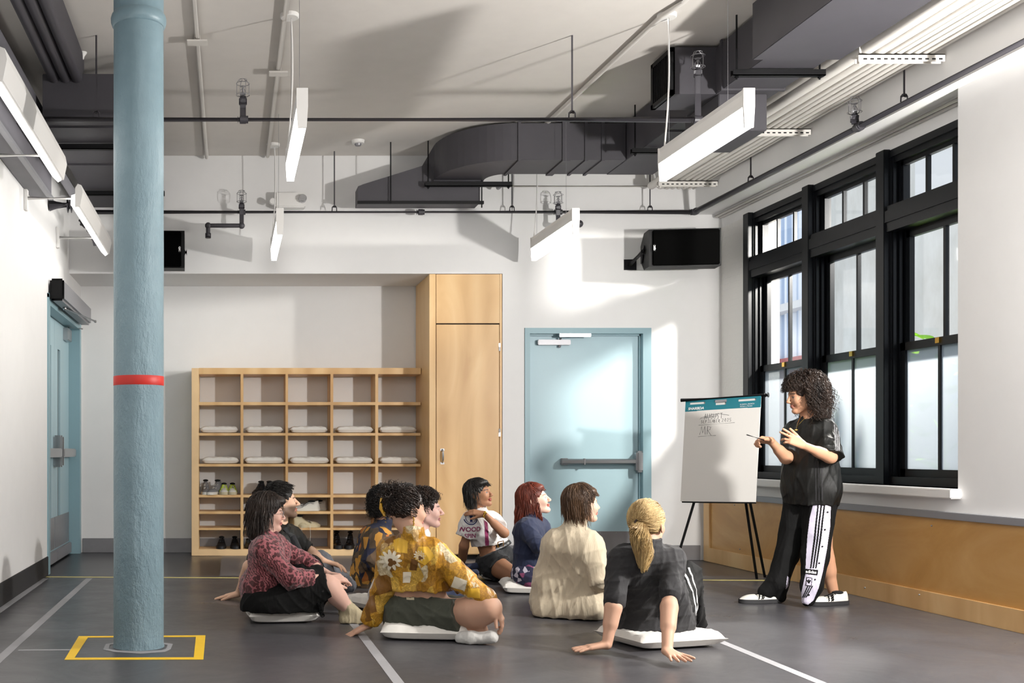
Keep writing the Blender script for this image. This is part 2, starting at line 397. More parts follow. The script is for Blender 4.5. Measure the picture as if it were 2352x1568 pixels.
r3 = pipe('sprinkler_pipe', [(X3, PY2, PZR), (X3, -1.9, PZR)], .024, 'pipe_dark', 'dark sprinkler pipe running above the windows', joints=[((X3, 7.45, PZR), (0, 1, 0)), ((X3, PY2-.03, PZR), (0, 1, 0))])
def hanger(root, x, y, z, ztop=CZ):
    b = MB().tube([(x, y, z+.06), (x, y, ztop)], .006, 8)
    b.tube([(x-.022, y, z+.01), (x-.02, y, z+.045), (x, y, z+.065), (x+.02, y, z+.045), (x+.022, y, z+.01)], .005, 6)
    b.tube([(x-.012, y, z+.05), (x+.012, y, z+.05)], .012, 8)
    b.build('hanger', 'pipe_dark', root, True)
hanger(r1, PX(221, PY1), PY1, PZR); hanger(r1, PX(1314, PY1), PY1, PZR)
for px in (768, 1176, 1493): hanger(r2, PX(px, PY2), PY2, PZR)
for y in (9.0, 6.95): hanger(r3, X3, y, PZR)
def sprinkler(x, y, zb, zt, label, pts=None):
    root = thing('sprinkler', label, 'sprinkler', (x, y, zb), 'caged sprinkler heads on the dark pipes')
    b = MB().tube(pts or [(x, y, zb), (x, y, zt-.13)], .02, 14); b.tube([(x, y, zt-.17), (x, y, zt-.13)], .027, 14); b.tube([(x, y, zt-.13), (x, y, zt-.115)], .02, 12); b.build('riser', 'pipe_dark', root, True)
    b = MB().tube([(x, y, zt-.12), (x, y, zt-.09), (x, y, zt-.085), (x, y, zt-.06)], [.012, .012, .006, .006], 10)
    b.tube([(x-.014, y, zt-.11), (x-.018, y, zt-.08), (x, y, zt-.05), (x+.018, y, zt-.08), (x+.014, y, zt-.11)], .003, 6)
    b.lathe((x, y, zt-.05), [(.002, 0), (.02, .001), (.02, .003), (.002, .004)], 14); b.build('nozzle', 'steel_dark', root, True)
    b = MB()
    for k in range(4):
        a = k*PI/2+.4; c, s_ = math.cos(a)*.045, math.sin(a)*.045
        b.tube([(x+c*.5, y+s_*.5, zt-.12), (x+c, y+s_, zt-.105), (x+c, y+s_, zt-.03), (x+c*.6, y+s_*.6, zt-.005), (x+c*.2, y+s_*.2, zt)], .0022, 5)
    for z, rr in ((zt-.105, .045), (zt-.03, .045), (zt-.005, .027)):
        b.tube([(x+rr*math.cos(q*PI/8), y+rr*math.sin(q*PI/8), z) for q in range(17)], .0022, 5)
    b.build('guard_cage', 'steel_dark', root, True)
    return root
sprinkler(PX(558, PY1), PY1, PZR+.02, PZ(182, PY1), 'caged sprinkler head standing on the nearest cross pipe')
sprinkler(X1b, PY1, PZR+.02, PZ(118, PY1), 'caged sprinkler head in front of the louvred duct box')
sprinkler(X3-.03, 7.45, PZR+.02, CH+2.43, 'caged sprinkler head above the windows')
xx = PX(555, PY2-.06); yb = PY2-.06
s4 = sprinkler(xx, yb, PZ(515, yb), PZ(437, yb), 'caged sprinkler head over the cranked pipe left of the shelves')
z5 = PZ(518, yb); x5 = PX(478, yb); MB().tube([(xx, yb, z5+.01), (xx, yb, z5), (xx-.01, yb, z5), (x5+.01, yb, z5), (x5, yb, z5), (x5, yb, z5-.01), (x5, yb, z5-.1)], .02, 14).tube([(x5, yb, z5-.07), (x5, yb, z5-.115)], .026, 14).ball((xx, yb, z5), .03).ball((x5, yb, z5), .03).build('offset_arm', 'pipe_dark', s4, True)
x6 = PX(1282, yb)
s5 = sprinkler(x6, yb, PZ(515, yb), PZ(440, yb), 'caged sprinkler head behind the small right pendant light')
z6 = PZ(515, yb); MB().tube([(x6, yb, z6), (x6+.19, yb-.02, z6)], .02, 14).ball((x6, yb, z6), .03).ball((x6+.19, yb-.02, z6), .034).build('offset_arm', 'pipe_dark', s5, True)

# ducts
def duct_box(b, a, c): b.box(a, c)
def flange(root, ax, pos, a, c, m='duct'):
    # raised seam round a rectangular duct, ax = running axis
    (u0, u1), (v0, v1) = a, c; e = .012; b = MB()
    for q in ((u0-e, u0), (u1, u1+e)):
        if ax == 'y': b.box((q[0], pos-.012, v0-e), (q[1], pos+.012, v1+e))
        else: b.box((pos-.012, q[0], v0-e), (pos+.012, q[1], v1+e))
    for q in ((v0-e, v0),):
        if ax == 'y': b.box((u0, pos-.012, q[0]), (u1, pos+.012, q[1]))
        else: b.box((pos-.012, u0, q[0]), (pos+.012, u1, q[1]))
    return b.build('seam', m, root)
def trapeze(root, x0, x1, y, z, m='black_metal', rods=True):
    b = MB().box((x0, y-.02, z-.04), (x1, y+.02, z-.034)).box((x0, y-.02, z-.04), (x1, y-.016, z)).box((x0, y+.016, z-.04), (x1, y+.02, z))
    if rods:
        for x in (x0+.03, x1-.03): b.tube([(x, y, z-.06), (x, y, CZ)], .006, 8).tube([(x, y, z-.05), (x, y, z-.042)], .013, 6)
    return b.build('trapeze_hanger', m, root)
DB, DT = CH+2.45, CH+2.77
dr = thing('ventilation_duct', 'large dark grey rectangular duct running along the right side of the ceiling', 'duct', (3.5, 6, DB))
MX0, MX1 = 3.32, 3.73
MB().box((MX0, -1.9, DB), (MX1, 9.62, DT), .004).build('duct_run', 'duct', dr)
for y in (5.9, 6.75, 7.35, 8.3): flange(dr, 'y', y, (MX0, MX1), (DB, DT))
MB().box((MX0-.1, 5.2, DB-.03), (MX1+.03, 6.72, DT), .004).build('duct_section', 'duct', dr)
trapeze(dr, MX0-.12, MX1+.06, 6.95, DB-.012); trapeze(dr, MX0-.1, MX1+.02, 8.75, DB-.012)
MB().box((MX0+.02, 7.45, CH+2.2), (3.67, 8.0, DB), .004).build('drop_box', 'duct', dr)
gb = MB(); GX, GY0, GY1 = 3.01, 7.45, 7.80
gb.box((GX+.02, GY0, DB), (MX0, GY1, DB+.32)); o = gb.build('grille_box', 'duct', dr)
b = MB().box((GX, GY0, DB), (GX+.03, GY0+.035, DB+.32)).box((GX, GY1-.035, DB), (GX+.03, GY1, DB+.32)).box((GX, GY0, DB), (GX+.03, GY1, DB+.03)).box((GX, GY0, DB+.29), (GX+.03, GY1, DB+.32))
for k in range(9): y = GY0+.05+k*.03; b.box((GX+.006, y, DB+.03), (GX+.03, y+.006, DB+.29))
b.build('louvre', 'black_metal', o)
# cross run with the elbow
dl = thing('ventilation_duct', 'dark duct crossing the ceiling with a curved elbow and tapered left end', 'duct', (2.2, 9.5, CH+2.25))
YA, YB = 9.13, 9.60; x0 = 2.42
b = MB(); n = 14; out = []; inn = []
CXc, CYc = x0, 9.80; Rx, Ry = x0-1.83, CYc-YA
for i in range(n+1):
    a = i/n*PI/2; out.append((CXc-Rx*math.sin(a), CYc-Ry*math.cos(a))); inn.append((CXc-(Rx-.45)*math.sin(a), CYc-(Ry-.47)*math.cos(a)))
poly = out+inn[::-1]
vs = [(x, y, DB) for x, y in poly]+[(x, y, DB+.31) for x, y in poly]; N = len(poly)
fs = [(i, i+1, N-2-i, N-1-i) for i in range(n)]+[(N+i, N+N-1-i, N+N-2-i, N+i+1) for i in range(n)]+[(i, i+N, (i+1) % N+N, (i+1) % N) for i in range(N)]
b.add(vs, fs).build('elbow', 'duct', dl)
MB().box((x0, YA, DB), (3.315, YB, DB+.31), .004).build('duct_run', 'duct', dl)
for x in (x0, 3.12, 2.98): flange(dl, 'x', x, (YA, YB), (DB, DB+.31))
MB().box((2.78, YA-.012, DB-.012), (2.84, YB+.012, DB+.33)).build('strap', 'duct', dl)
trapeze(dl, 1.74, 2.52, 9.76, DB-.03)
b = MB(); y0_, y1_ = 9.80, 9.93
vs = [(1.83, y0_, DB), (2.28, y0_, DB), (2.28, y0_, DB+.31), (1.83, y0_, DB+.31), (1.74, y1_, CH+2.27), (2.2, y1_, CH+2.27), (2.2, y1_, CH+2.60), (1.74, y1_, CH+2.60)]
b.add(vs, [(0, 1, 2, 3), (7, 6, 5, 4), (0, 4, 5, 1), (1, 5, 6, 2), (2, 6, 7, 3), (3, 7, 4, 0)]).build('offset', 'duct', dl)
b = MB().prism([(1.15, CH+2.25), (2.25, CH+2.25), (2.25, CH+2.52), (1.78, CH+2.60), (1.2, CH+2.42), (1.15, CH+2.40)], 'y', 9.83, 10.05); b.build('tapered_end', 'duct', dl)
b = MB().box((1.14, 9.8, CH+2.235), (2.28, 9.83, CH+2.262)).tube([(1.44, 9.80, CH+2.24), (1.44, 9.80, CZ)], .006, 6).tube([(2.26, 9.8, CH+2.2), (2.26, 9.8, CH+2.5)], .006, 6); b.build('bottom_rail', 'black_metal', dl)
# left duct with three round-edged feeders
LX0, LX1, LB = -1.31, -.63, CH+2.30
do = thing('ventilation_duct', 'dark duct box behind the blue column with ribbed underside', 'duct', (-1, 9, LB))
MB().box((LX0, 7.57, LB), (LX1, D-.01, CH+2.63), .004).build('duct_run', 'duct', do)
for y in (7.7, 8.7): flange(do, 'y', y, (LX0, LX1), (LB, CH+2.63))
for y in (8.1, 9.55): trapeze(do, LX0-.05, LX1+.05, y, LB-.012)
b = MB()
for k in range(3):
    xc = -1.23+k*.08; pr = [(xc-.038, CH+2.78)]+[(xc+.038*math.cos(a), CH+2.60+.035*math.sin(a)) for a in [PI+PI*i/6 for i in range(7)]]+[(xc+.038, CH+2.78)]
    b2 = MB().prism(pr, 'y', -1.9, 7.66); b2.build('feeder', 'duct', do, True)
# wall unit, grey, along the left wall
u = thing('ceiling_unit', 'long grey box with a grille running along the top of the left wall', 'ventilation unit', (-1.44, 6, CH+1.95))
MB().box((XL, -1.9, CH+1.93), (-1.36, 8.26, CH+2.5), .006).build('casing', 'duct_light', u)
b = MB()
for k in range(26): z = CH+2.08+k*.012; b.box((-1.362, 6.9, z), (-1.356, 7.9, z+.005))
b.build('grille', 'duct', u); MB().box((-1.38, -1.9, CH+1.91), (-1.345, 8.26, CH+1.935)).build('bottom_lip', 'rail_grey', u)
pp = pipe('drain_pipe', [(-1.27, 5.9, CH+2.08), (-1.27, 9.0, CH+2.08), ], .036, 'duct_light', 'thick grey pipe beside the left wall lights', joints=[((-1.27, 7.6, CH+2.08), (0, 1, 0))])
v = thing('valve_assembly', 'dark bolted pipe fitting at the end of the grey pipe by the left wall', 'valve', (-1.3, 9.1, CH+2.0))
MB().tube([(XL+.01, 9.08, CH+2.06), (-1.24, 9.08, CH+2.06)], .05, 18).tube([(-1.27, 9.02, CH+2.08), (-1.27, 9.6, CH+2.035)], .045, 16).build('pipe_body', 'pipe_dark', v, True)
b = MB().tube([(-1.36, 9.08, CH+2.06), (-1.33, 9.08, CH+2.06)], .066, 18).tube([(-1.27, 9.0, CH+2.08), (-1.27, 9.03, CH+2.08)], .07, 18).tube([(-1.27, 9.6, CH+2.04), (-1.27, 9.64, CH+2.04)], .062, 18); b.build('flange', 'pipe_dark', v, True)
b = MB()
for k in range(10):
    a = k*.628; b.ball((-1.27+.066*math.cos(a), 9.0, CH+2.08+.066*math.sin(a)), .013, 4).ball((-1.27+.06*math.cos(a), 9.59, CH+2.04+.06*math.sin(a)), .012, 4)
b.build('bolt', 'pipe_dark', v, True)['kind'] = 'stuff'
MB().ball((-1.22, 9.5, CH+1.95), .045, 6).ball((-1.2, 9.56, CH+1.88), .03, 6).tube([(-1.22, 9.5, CH+1.97), (-1.19, 9.58, CH+1.82)], .02, 8).build('elbow', 'pipe_dark', v, True)
# conduits on the right of the ceiling
cz = CH+2.435
for i, (x, r) in enumerate([(3.90, .036), (3.985, .034), (4.05, .016), (4.10, .02), (4.155, .018), (4.205, .018), (4.255, .015), (4.29, .009)]):
    nm = ['thick white conduit closest to the big duct', 'thick white conduit second from the big duct', 'slim white conduit beside the thick pair', 'white conduit in the middle of the bank', 'white conduit right of the middle of the bank', 'white conduit third from the beam', 'slim white conduit second from the beam', 'thinnest white cable tube next to the beam'][i]
    pts = [(x+.003*math.sin(y*2.1+i), y, cz+r) for y in np.linspace(-1.9, 10.1, 14)]
    o = MB().tube(pts, r, 12).build('conduit', 'conduit_white', None, True, label=nm+' on ceiling', cat='conduit', group='white conduits over the windows')
for i, y in enumerate((6.68, 8.22, 9.79)):
    o = thing('conduit_rack', 'white slotted strut under the conduits, '+['nearest the camera', 'middle one of three', 'the one by the back wall'][i], 'strut', (4.1, y, cz-.05), 'white slotted struts carrying the conduits')
    MB().box((3.84, y-.022, cz-.045), (4.37, y-.018, cz)).box((3.84, y+.018, cz-.045), (4.37, y+.022, cz)).box((3.84, y-.022, cz-.006), (4.37, y+.022, cz), 0).build('strut', 'conduit_white', o)
    b = MB()
    for k in range(12): xk = 3.87+k*.042; b.box((xk, y-.0235, cz-.035), (xk+.022, y-.0185, cz-.026))
    b.build('slot', 'dark_void', o)
    MB().tube([(3.865, y, cz-.06), (3.865, y, CZ)], .007, 8).lathe((3.865, y, CZ-.02), [(.01, 0), (.035, .008), (.035, .02)], 14).build('rod', 'conduit_white', o, True)
for k, (x, z) in enumerate(((4.585, CH+2.20), (4.545, CH+2.205))):
    MB().tube([(x, 6.7, z), (x, 10.2, z)], .013, 10).build('conduit', 'conduit_white', None, True, label='white tube just over the windows, '+['against the wall', 'outer one of the pair'][k], cat='conduit', group='pair of white tubes above the windows')
# white conduits on the main ceiling
MB().tube([PPt for PPt in [(-.225, -1, CZ-.02), (-.225, 9.95, CZ-.02), (-.225, 10.2, CZ-.03)]], .017, 10).build('conduit', 'conduit_white', None, True, label='white conduit on the ceiling just right of the column', cat='conduit')
MB().tube([(.345, -1, CZ-.02), (.345, 10.2, CZ-.02)], .017, 10).build('conduit', 'conduit_white', None, True, label='white conduit on the ceiling above the two middle pendants', cat='conduit')
MB().tube([PX(1590, 6.55) and (2.79, 6.2, CZ-.02), (2.79, 6.70, CZ-.02), (2.74, 6.9, CZ-.02), (2.79-.12, 8.9, CZ-.02), (2.66, 9.3, CZ-.02)], .017, 10).build('conduit', 'conduit_white', None, True, label='white conduit slanting over the ceiling toward the elbow duct', cat='conduit')
MB().tube([(PX(1140, 10.2), 10.2, PZ(428, 10.2)), (PX(1515, 10.2), 10.2, PZ(428, 10.2))], .009, 8).build('conduit', 'conduit_white', None, True, label='thin white conduit along the top of the back wall', cat='conduit')
for x, y, lb in ((-.225, 7.3, 'small white junction plate under the left ceiling conduit'), (.345, 7.9, 'white junction plate under the middle ceiling conduit')):
    MB().box((x-.07, y-.05, CZ-.05), (x+.07, y+.05, CZ-.04), .004).box((x-.02, y-.02, CZ-.04), (x+.02, y+.02, CZ)).build('junction_plate', 'conduit_white', label=lb, cat='plate')
o = thing('smoke_detector', 'round white smoke detector on the ceiling', 'smoke detector', (1.14, 9.75, CZ-.05))
MB().lathe((1.14, 9.75, CZ-.03), [(.02, 0), (.055, .003), (.06, .03)], 24).build('base', 'white_paint', o, True); MB().lathe((1.14, 9.75, CZ-.05), [(.012, 0), (.025, .002), (.032, .02)], 18).build('sensor', 'steel_dark', o, True)
MB().lathe((PX(190, 7.6), 7.6, CZ-.05), [(.008, 0), (.012, .02), (.03, .045), (.03, .05)], 14).build('sprinkler_stub', 'white_paint', None, True, label='tiny white sprinkler stub on ceiling left of the column', cat='sprinkler')
o = thing('emergency_light', 'white emergency light box high on the back wall with round lamp', 'emergency light', (PX(660, 10.2), 10.2, PZ(480, 10.2)))
MB().box((PX(632, 10.2), 10.12, PZ(480, 10.2)), (PX(700, 10.2), D, PZ(446, 10.2)), .01).build('box', 'white_paint', o)
MB().lathe((PX(695, 10.1), 10.13, PZ(456, 10.1)), [(.036, 0), (.038, .05), (.03, .065)], 20, (0, -1, 0)).build('lamp_head', 'steel', o, True)
MB().lathe((PX(626, 10.1), 10.13, PZ(462, 10.1)), [(.03, 0), (.032, .03), (.025, .04)], 20, (0, -1, 0)).build('lamp_head', 'white_paint', o, True)
MB().lathe((PX(1145, 10.1), 10.12, PZ(430, 10.1)), [(.015, 0), (.022, .01), (.022, .06), (.012, .07)], 16, (0, -1, 0)).build('spotlight_head', 'steel_dark', None, True, label='small round grey sensor at left end of the thin wall conduit', cat='sensor')

# ------------------------------------------------------------------ lamps
def pendant(x, y0, y1, zb, label, near_cable=True):
    root = thing('pendant_light', label, 'light', (x, (y0+y1)/2, zb), 'linear pendant lights hanging from the ceiling')
    zt = zb+.205
    pr = [(x-.03, zb+.11), (x+.03, zb+.11), (x+.026, zb+.15), (x+.02, zt-.02), (x+.026, zt), (x-.026, zt), (x-.02, zt-.02), (x-.026, zb+.15)]
    MB().prism(pr, 'y', y0, y1).build('housing', 'white_paint', root)
    MB().prism([(x-.022, zb), (x+.022, zb), (x+.026, zb+.11), (x-.026, zb+.11)], 'y', y0+.012, y1-.012).build('lens', 'lens', root)
    for y in (y0-.004, y1-.008):
        o = MB().prism([(x-.024, zb-.004), (x+.024, zb-.004), (x+.031, zb+.11), (x+.031, zt+.004), (x-.031, zt+.004), (x-.031, zb+.11)], 'y', y-.0, y+.012).build('end_cap', 'white_paint', root)
    yc = y1-.1; zc = CZ
    for y, r in ((yc, .0012), (y0+.25 if near_cable else y1-.2, .0012)): MB().tube([(x, y, zt), (x, y, zc)], r, 5).build('suspension_wire', 'steel_dark', root)
    pts = [(x+.03*math.sin(t*3.1)*.6-.02*t, yc+.02, zt+(zc-zt)*(1-t)) for t in [i/14 for i in range(15)]]
    MB().tube(pts, .0055, 7).build('power_cord', 'white_paint', root, True)
    MB().lathe((x-.01, yc+.01, zc-.025), [(.055, 0), (.06, .004), (.06, .025)], 24).build('canopy', 'white_paint', root, True)
LB_ = CH+1.75
pendant(.385, 5.86, 7.03, LB_, 'lit linear pendant just right of the column, nearest of its row')
pendant(.395, 8.74, 9.95, LB_, 'small lit pendant above the left of the shelves')
pendant(2.79, 5.86, 7.03, LB_, 'large lit linear pendant at upper right in front of the duct')
pendant(2.77, 8.74, 9.95, LB_, 'lit pendant above the blue door, in front of the back wall')
def wall_light(y0, y1, label, arms):
    x = -1.12; zb = LB_
    root = thing('wall_light', label, 'light', (x, (y0+y1)/2, zb), 'linear lights on arms from the left wall')
    pr = [(x+.0, zb+.012), (x+.035, zb+.02), (x+.055, zb+.12), (x+.045, zb+.17), (x+.02, zb+.18), (x+.0, zb+.15)]
    MB().prism(pr, 'y', y0, y1).build('housing', 'white_paint', root)
    MB().prism([(x-.035, zb+.035), (x+.0, zb+.0), (x+.02, zb+.012), (x+.0, zb+.11), (x-.03, zb+.10)], 'y', y0+.01, y1-.01).build('lens', 'lens', root)
    for y in (y0-.01, y1): MB().prism(pr, 'y', y, y+.01).build('end_cap', 'white_paint', root)
    for y in arms:
        a = MB().tube([(x-.01, y, zb+.12), (XL+.02, y, zb+.12)], .014, 12).build('arm', 'white_paint', root, True)
        MB().box((XL, y-.035, zb+.03), (XL+.025, y+.035, zb+.21), .004).build('wall_plate', 'white_paint', a)
wall_light(5.19, 7.07, 'long lit wall light at the upper left edge', (5.4, 6.86))
wall_light(7.84, 9.72, 'long lit wall light farther along the left wall', (8.02, 9.5))

# ------------------------------------------------------------------ column
CX, CY = PX(318.5, 5.70), 5.70; R0 = 57.5*5.70/F
co = thing('column', 'pale blue cast iron column with rough paint and a red band', 'column', (CX, CY, 0))
MB().lathe((CX, CY, 0), [(R0*1.03, 0), (R0, .02)]+[(R0*(1+.004*math.sin(i*1.7)), .1+i*.16) for i in range(19)]+[(R0*.99, CH+2.33)], 96).build('shaft', 'shaft_blue', co, True)
zc = PZ(52, CY)
MB().lathe((CX, CY, zc-.03), [(R0*.99, 0), (R0*1.05, .006), (R0*1.10, .025), (R0*1.11, .045), (R0*1.07, .062), (R0*1.02, .07), (R0, .075), (R0, .10), (R0*1.0, .16), (R0*1.03, .175), (R0*1.1, .19), (R0*1.1, .23), (R0*1.02, .26), (R0*1.0, CZ-zc+.03)], 96).build('collar', 'shaft_blue', co, True)
MB().lathe((CX, CY, PZ(886, CY)), [(R0*1.004, 0), (R0*1.009, .001), (R0*1.009, 21*CY/F), (R0*1.004, 21*CY/F+.001)], 96).build('red_band', 'red_tape', co, True)

# ------------------------------------------------------------------ tape on the floor
def tape(name, pts_px, w_, m, label, z=.0012, group=None):
    b = MB()
    for (p, q) in zip(pts_px[:-1], pts_px[1:]):
        a = Vector((PX(p[0], 2540/(p[1]-HY)), 2540/(p[1]-HY), 0)); c = Vector((PX(q[0], 2540/(q[1]-HY)), 2540/(q[1]-HY), 0))
        s = (c-a).normalized().cross(Vector((0, 0, 1)))*w_/2
        b.add([(v.x, v.y, zz) for zz in (0.0002, z) for v in (a-s, a+s, c+s, c-s)], [(4, 5, 6, 7), (3, 2, 1, 0), (0, 1, 5, 4), (1, 2, 6, 5), (2, 3, 7, 6), (3, 0, 4, 7)])
    return b.build(name, m, label=label, cat='tape', group=group)
tape('floor_tape', [(106, 1324.5), (1860, 1333)], .045, 'pale_yellow_tape', 'long pale yellow tape line across the back of the vinyl floor')
tape('floor_tape', [(104, 1328), (-60, 1444)], .05, 'grey_tape', 'grey tape strip nearest the left wall')
tape('floor_tape', [(205, 1328), (-60, 1566)], .05, 'grey_tape', 'grey tape strip second from the left wall')
tape('floor_tape', [(745, 1345), (925, 1580)], .05, 'grey_tape', 'grey tape strip running to the bottom edge between the seated people')
tape('floor_tape', [(1600, 1450), (1900, 1574)], .05, 'grey_tape', 'grey tape strip at lower right beside the cushion')
tape('floor_tape', [(42, 1493), (164, 1492)], .03, 'grey_tape', 'short grey tape strip left of the yellow square')
def quad_ring(name, outer, inner, m, label):
    f = lambda p: (PX(p[0], 2540/(p[1]-HY)), 2540/(p[1]-HY))
    O = [f(p) for p in outer]; I = [f(p) for p in inner]; n = len(O)
    vs = [(x, y, z) for z in (.0004, .0016) for x, y in O+I]
    fs = []
    for i in range(n):
        j = (i+1) % n; fs += [(2*n+i, 2*n+j, 3*n+j, 3*n+i), (i, n+i, n+j, j), (i, j, 2*n+j, 2*n+i), (n+i, 3*n+i, 3*n+j, n+j)]
    return MB().add(vs, fs).build(name, m, label=label, cat='tape')
quad_ring('floor_tape', [(148, 1515), (467, 1514.5), (472, 1459), (181, 1461)], [(171, 1510.5), (445, 1509.5), (450, 1462.5), (202, 1464)], 'yellow_tape', 'bright yellow tape square around the foot of the column')
quad_ring('floor_tape', [(237, 1492), (262, 1497), (322, 1501), (378, 1497), (392, 1491), (397, 1479), (374, 1476), (262, 1476), (243, 1479)], [(250, 1490), (270, 1494), (322, 1496), (372, 1493), (381, 1490), (385, 1481), (370, 1479), (265, 1479), (252, 1481)], 'grey_tape', 'grey tape ring hugging the foot of the column')

# ------------------------------------------------------------------ blue door at the back
dr1 = bpy.data.objects.new('door_1', None); C.objects.link(dr1); dr1.location = (3.36, D, 0); dr1['kind'] = 'structure'
xa, xb = PX(1205, D), PX(1495, D); la, lb_ = PX(1216.5, D), PX(1476, D); ztop = PZ(753, D)
b = MB().box((xa, D-.012, 0), (la, D+.14, ztop)).box((lb_+.0, D-.012, 0), (xb, D+.14, ztop)).box((la, D-.012, PZ(766, D)), (lb_, D+.14, ztop))
b.box((lb_-.012, D+.05, 0), (lb_, D+.14, PZ(766, D))).box((la, D+.05, PZ(770, D)), (lb_, D+.14, PZ(766, D))); b.build('door_frame', 'teal_paint', dr1)
yl = D+.075
lf = MB().box((la+.003, yl, .008), (lb_-.015, yl+.045, PZ(770, D)), .003).build('door_leaf', 'teal_door', dr1)
MB().box((la+.02, yl-.004, .01), (lb_-.03, yl, PZ(1221, D))).build('kick_plate', 'steel_dark', dr1)
b = MB()
for px in (1230, 1290, 1350, 1379, 1415, 1460): b.ball((PX(px, yl), yl-.004, PZ(1223, yl)), .004, 4)
b.build('screw', 'steel', dr1, True)
pb = MB().prism([(yl-.05, 0), (yl-.062, .012), (yl-.062, .04), (yl-.05, .052), (yl-.035, .052), (yl-.035, 0)], 'x', PX(1287, yl), PX(1460, yl))
for i, v in enumerate(pb.v): pb.v[i] = (v[0], v[1], v[2]+PZ(1066, yl))
pb.build('push_bar', 'steel', dr1)
MB().box((PX(1286, yl), yl-.055, PZ(1067, yl)), (PX(1302, yl), yl, PZ(1052, yl)), .006).box((PX(1337, yl), yl-.065, PZ(1066.5, yl)), (PX(1340, yl), yl-.03, PZ(1052.5, yl))).build('bar_end', 'steel_dark', dr1)
MB().box((PX(1455, yl), yl-.085, PZ(1084, yl)), (PX(1474, yl), yl, PZ(1035, yl)), .018).build('latch_case', 'steel', dr1, True)
MB().box((PX(1232, yl), yl-.06, PZ(793, yl)), (PX(1307, yl), yl, PZ(781, yl)), .006).ball((PX(1283, yl), yl-.03, PZ(796, yl)), .014, 6).build('closer_body', 'steel_dark', dr1)
MB().box((PX(1275, yl), yl-.14, PZ(777, yl)), (PX(1347, yl), yl-.125, PZ(769, yl)), .003).tube([(PX(1283, yl), yl-.04, PZ(781, yl)), (PX(1283, yl), yl-.13, PZ(770, yl))], .011, 8).tube([(PX(1345, yl), yl-.13, PZ(772, yl)), (PX(1300, yl), yl-.07, PZ(767, yl))], .006, 6).build('closer_arm', 'steel', dr1, True)

# ------------------------------------------------------------------ double door in the left wall
d2 = bpy.data.objects.new('door_2', None); C.objects.link(d2); d2.location = (XL-.12, 10, 0); d2['kind'] = 'structure'
b = MB().box((XL-.2, DY0, 0), (XL+.012, DY0+.05, DZ)).box((XL-.2, DY1-.075, 0), (XL+.012, DY1, DZ)).box((XL-.2, DY0+.05, DZ-.06), (XL+.0115, DY1-.075, DZ-.001))
b.box((XL-.012, DY0-.04, 0), (XL+.012, DY0, DZ+.03)).box((XL, DY1, 0), (XL+.012, DY1+.02, DZ+.03)).box((XL, DY0-.04, DZ), (XL+.012, DY1+.02, DZ+.035)); b.build('door_frame', 'teal_paint', d2)
xl = XL-.10; ym = (DY0+DY1)/2-.01
for k, (ya, yc_) in enumerate(((DY0+.055, ym-.004), (ym+.004, DY1-.08))):
    b = MB(); yv = ya+(yc_-ya)*(.72 if k == 0 else .30)
    b.box((xl-.045, ya, .012), (xl, yv-.075, DZ-.065)).box((xl-.045, yv+.075, .012), (xl, yc_, DZ-.065)).box((xl-.045, yv-.075, .012), (xl, yv+.075, .34)).box((xl-.045, yv-.075, 1.98), (xl, yv+.075, DZ-.065))
    lf = b.build('door_leaf', 'teal_door', d2)
    MB().box((xl-.026, yv-.075, .34), (xl-.02, yv+.075, 1.98)).build('vision_pane', 'black_plastic', lf)
    MB().box((xl, ya+.01, .13), (xl+.004, yc_-.01, .42)).build('kick_plate', 'steel_dark', lf)
    MB().box((xl, ya+.005, .015), (xl+.03, yc_-.005, .12), .006).build('bottom_sweep', 'rail_grey', lf)
    MB().box((xl+.05, ya+.06, .97), (xl+.085, yc_-.06, 1.05), .008).box((xl, ya+.03, .96), (xl+.07, ya+.12, 1.06), .01).build('push_bar', 'steel', lf)
    yy = ym-.05 if k == 0 else ym+.05
    MB().box((xl, yy-.03, .88), (xl+.08, yy+.03, 1.17), .014).build('latch_case', 'steel', lf, True)
MB().box((xl, DY1-.45, DZ-.2), (xl+.05, DY1-.2, DZ-.08), .006).build('closer_body', 'steel', d2)
MB().tube([(xl+.03, DY1-.3, DZ-.06), (xl+.14, DY1-.1, DZ-.055)], .008, 8).build('closer_arm', 'steel', d2, True)
hd = thing('door_operator', 'dark grey automatic door opener box over the double door', 'door opener', (XL+.06, 9.8, DZ))
MB().box((XL+.014, DY0+.03, DZ-.02), (XL+.13, 10.85, DZ+.16), .02).build('housing', 'rail_grey', hd)
MB().box((XL+.013, DY0+.005, DZ-.022), (XL+.132, DY0+.035, DZ+.162), .015).build('end_cap', 'black_plastic', hd)
MB().tube([(XL+.07, 9.5, DZ-.03), (XL+.22, 10.45, DZ-.03)], .009, 8).ball((XL+.22, 10.45, DZ-.03), .014, 5).ball((XL+.07, 9.5, DZ-.03), .018, 5).build('arm', 'steel', hd, True)

# ------------------------------------------------------------------ cubby shelves
SY = 10.67
sh = thing('cubby_shelf', 'birch cubby shelf unit of five columns and seven rows', 'shelf', (.75, SY, 0))
def fx(px): return PX(px, SY)
def fz(py): return PZ(py, SY)
SB = DR-.02
MB().box((fx(440), SY, 0), (fx(456.6), SB, fz(845)), .002).build('side_panel', 'birch_edge', sh)
MB().box((fx(456.6), SY, fz(859)), (fx(967), SB, fz(844.6)), .002).build('top_board', 'birch', sh)
MB().box((fx(456.6), SY, .0), (fx(967), SB, fz(1261)), .002).build('bottom_board', 'birch_edge', sh)
for a, c in ((552.6, 559), (655.7, 661.5), (759, 765.5), (862, 868.7)):
    MB().box((fx(a), SY, fz(1261)), (fx(c), SB, fz(859)), .001).build('divider', 'birch', sh)
ROWS = [(923, 930), (994, 1000), (1065, 1071), (1136, 1142), (1174, 1180), (1212, 1217)]
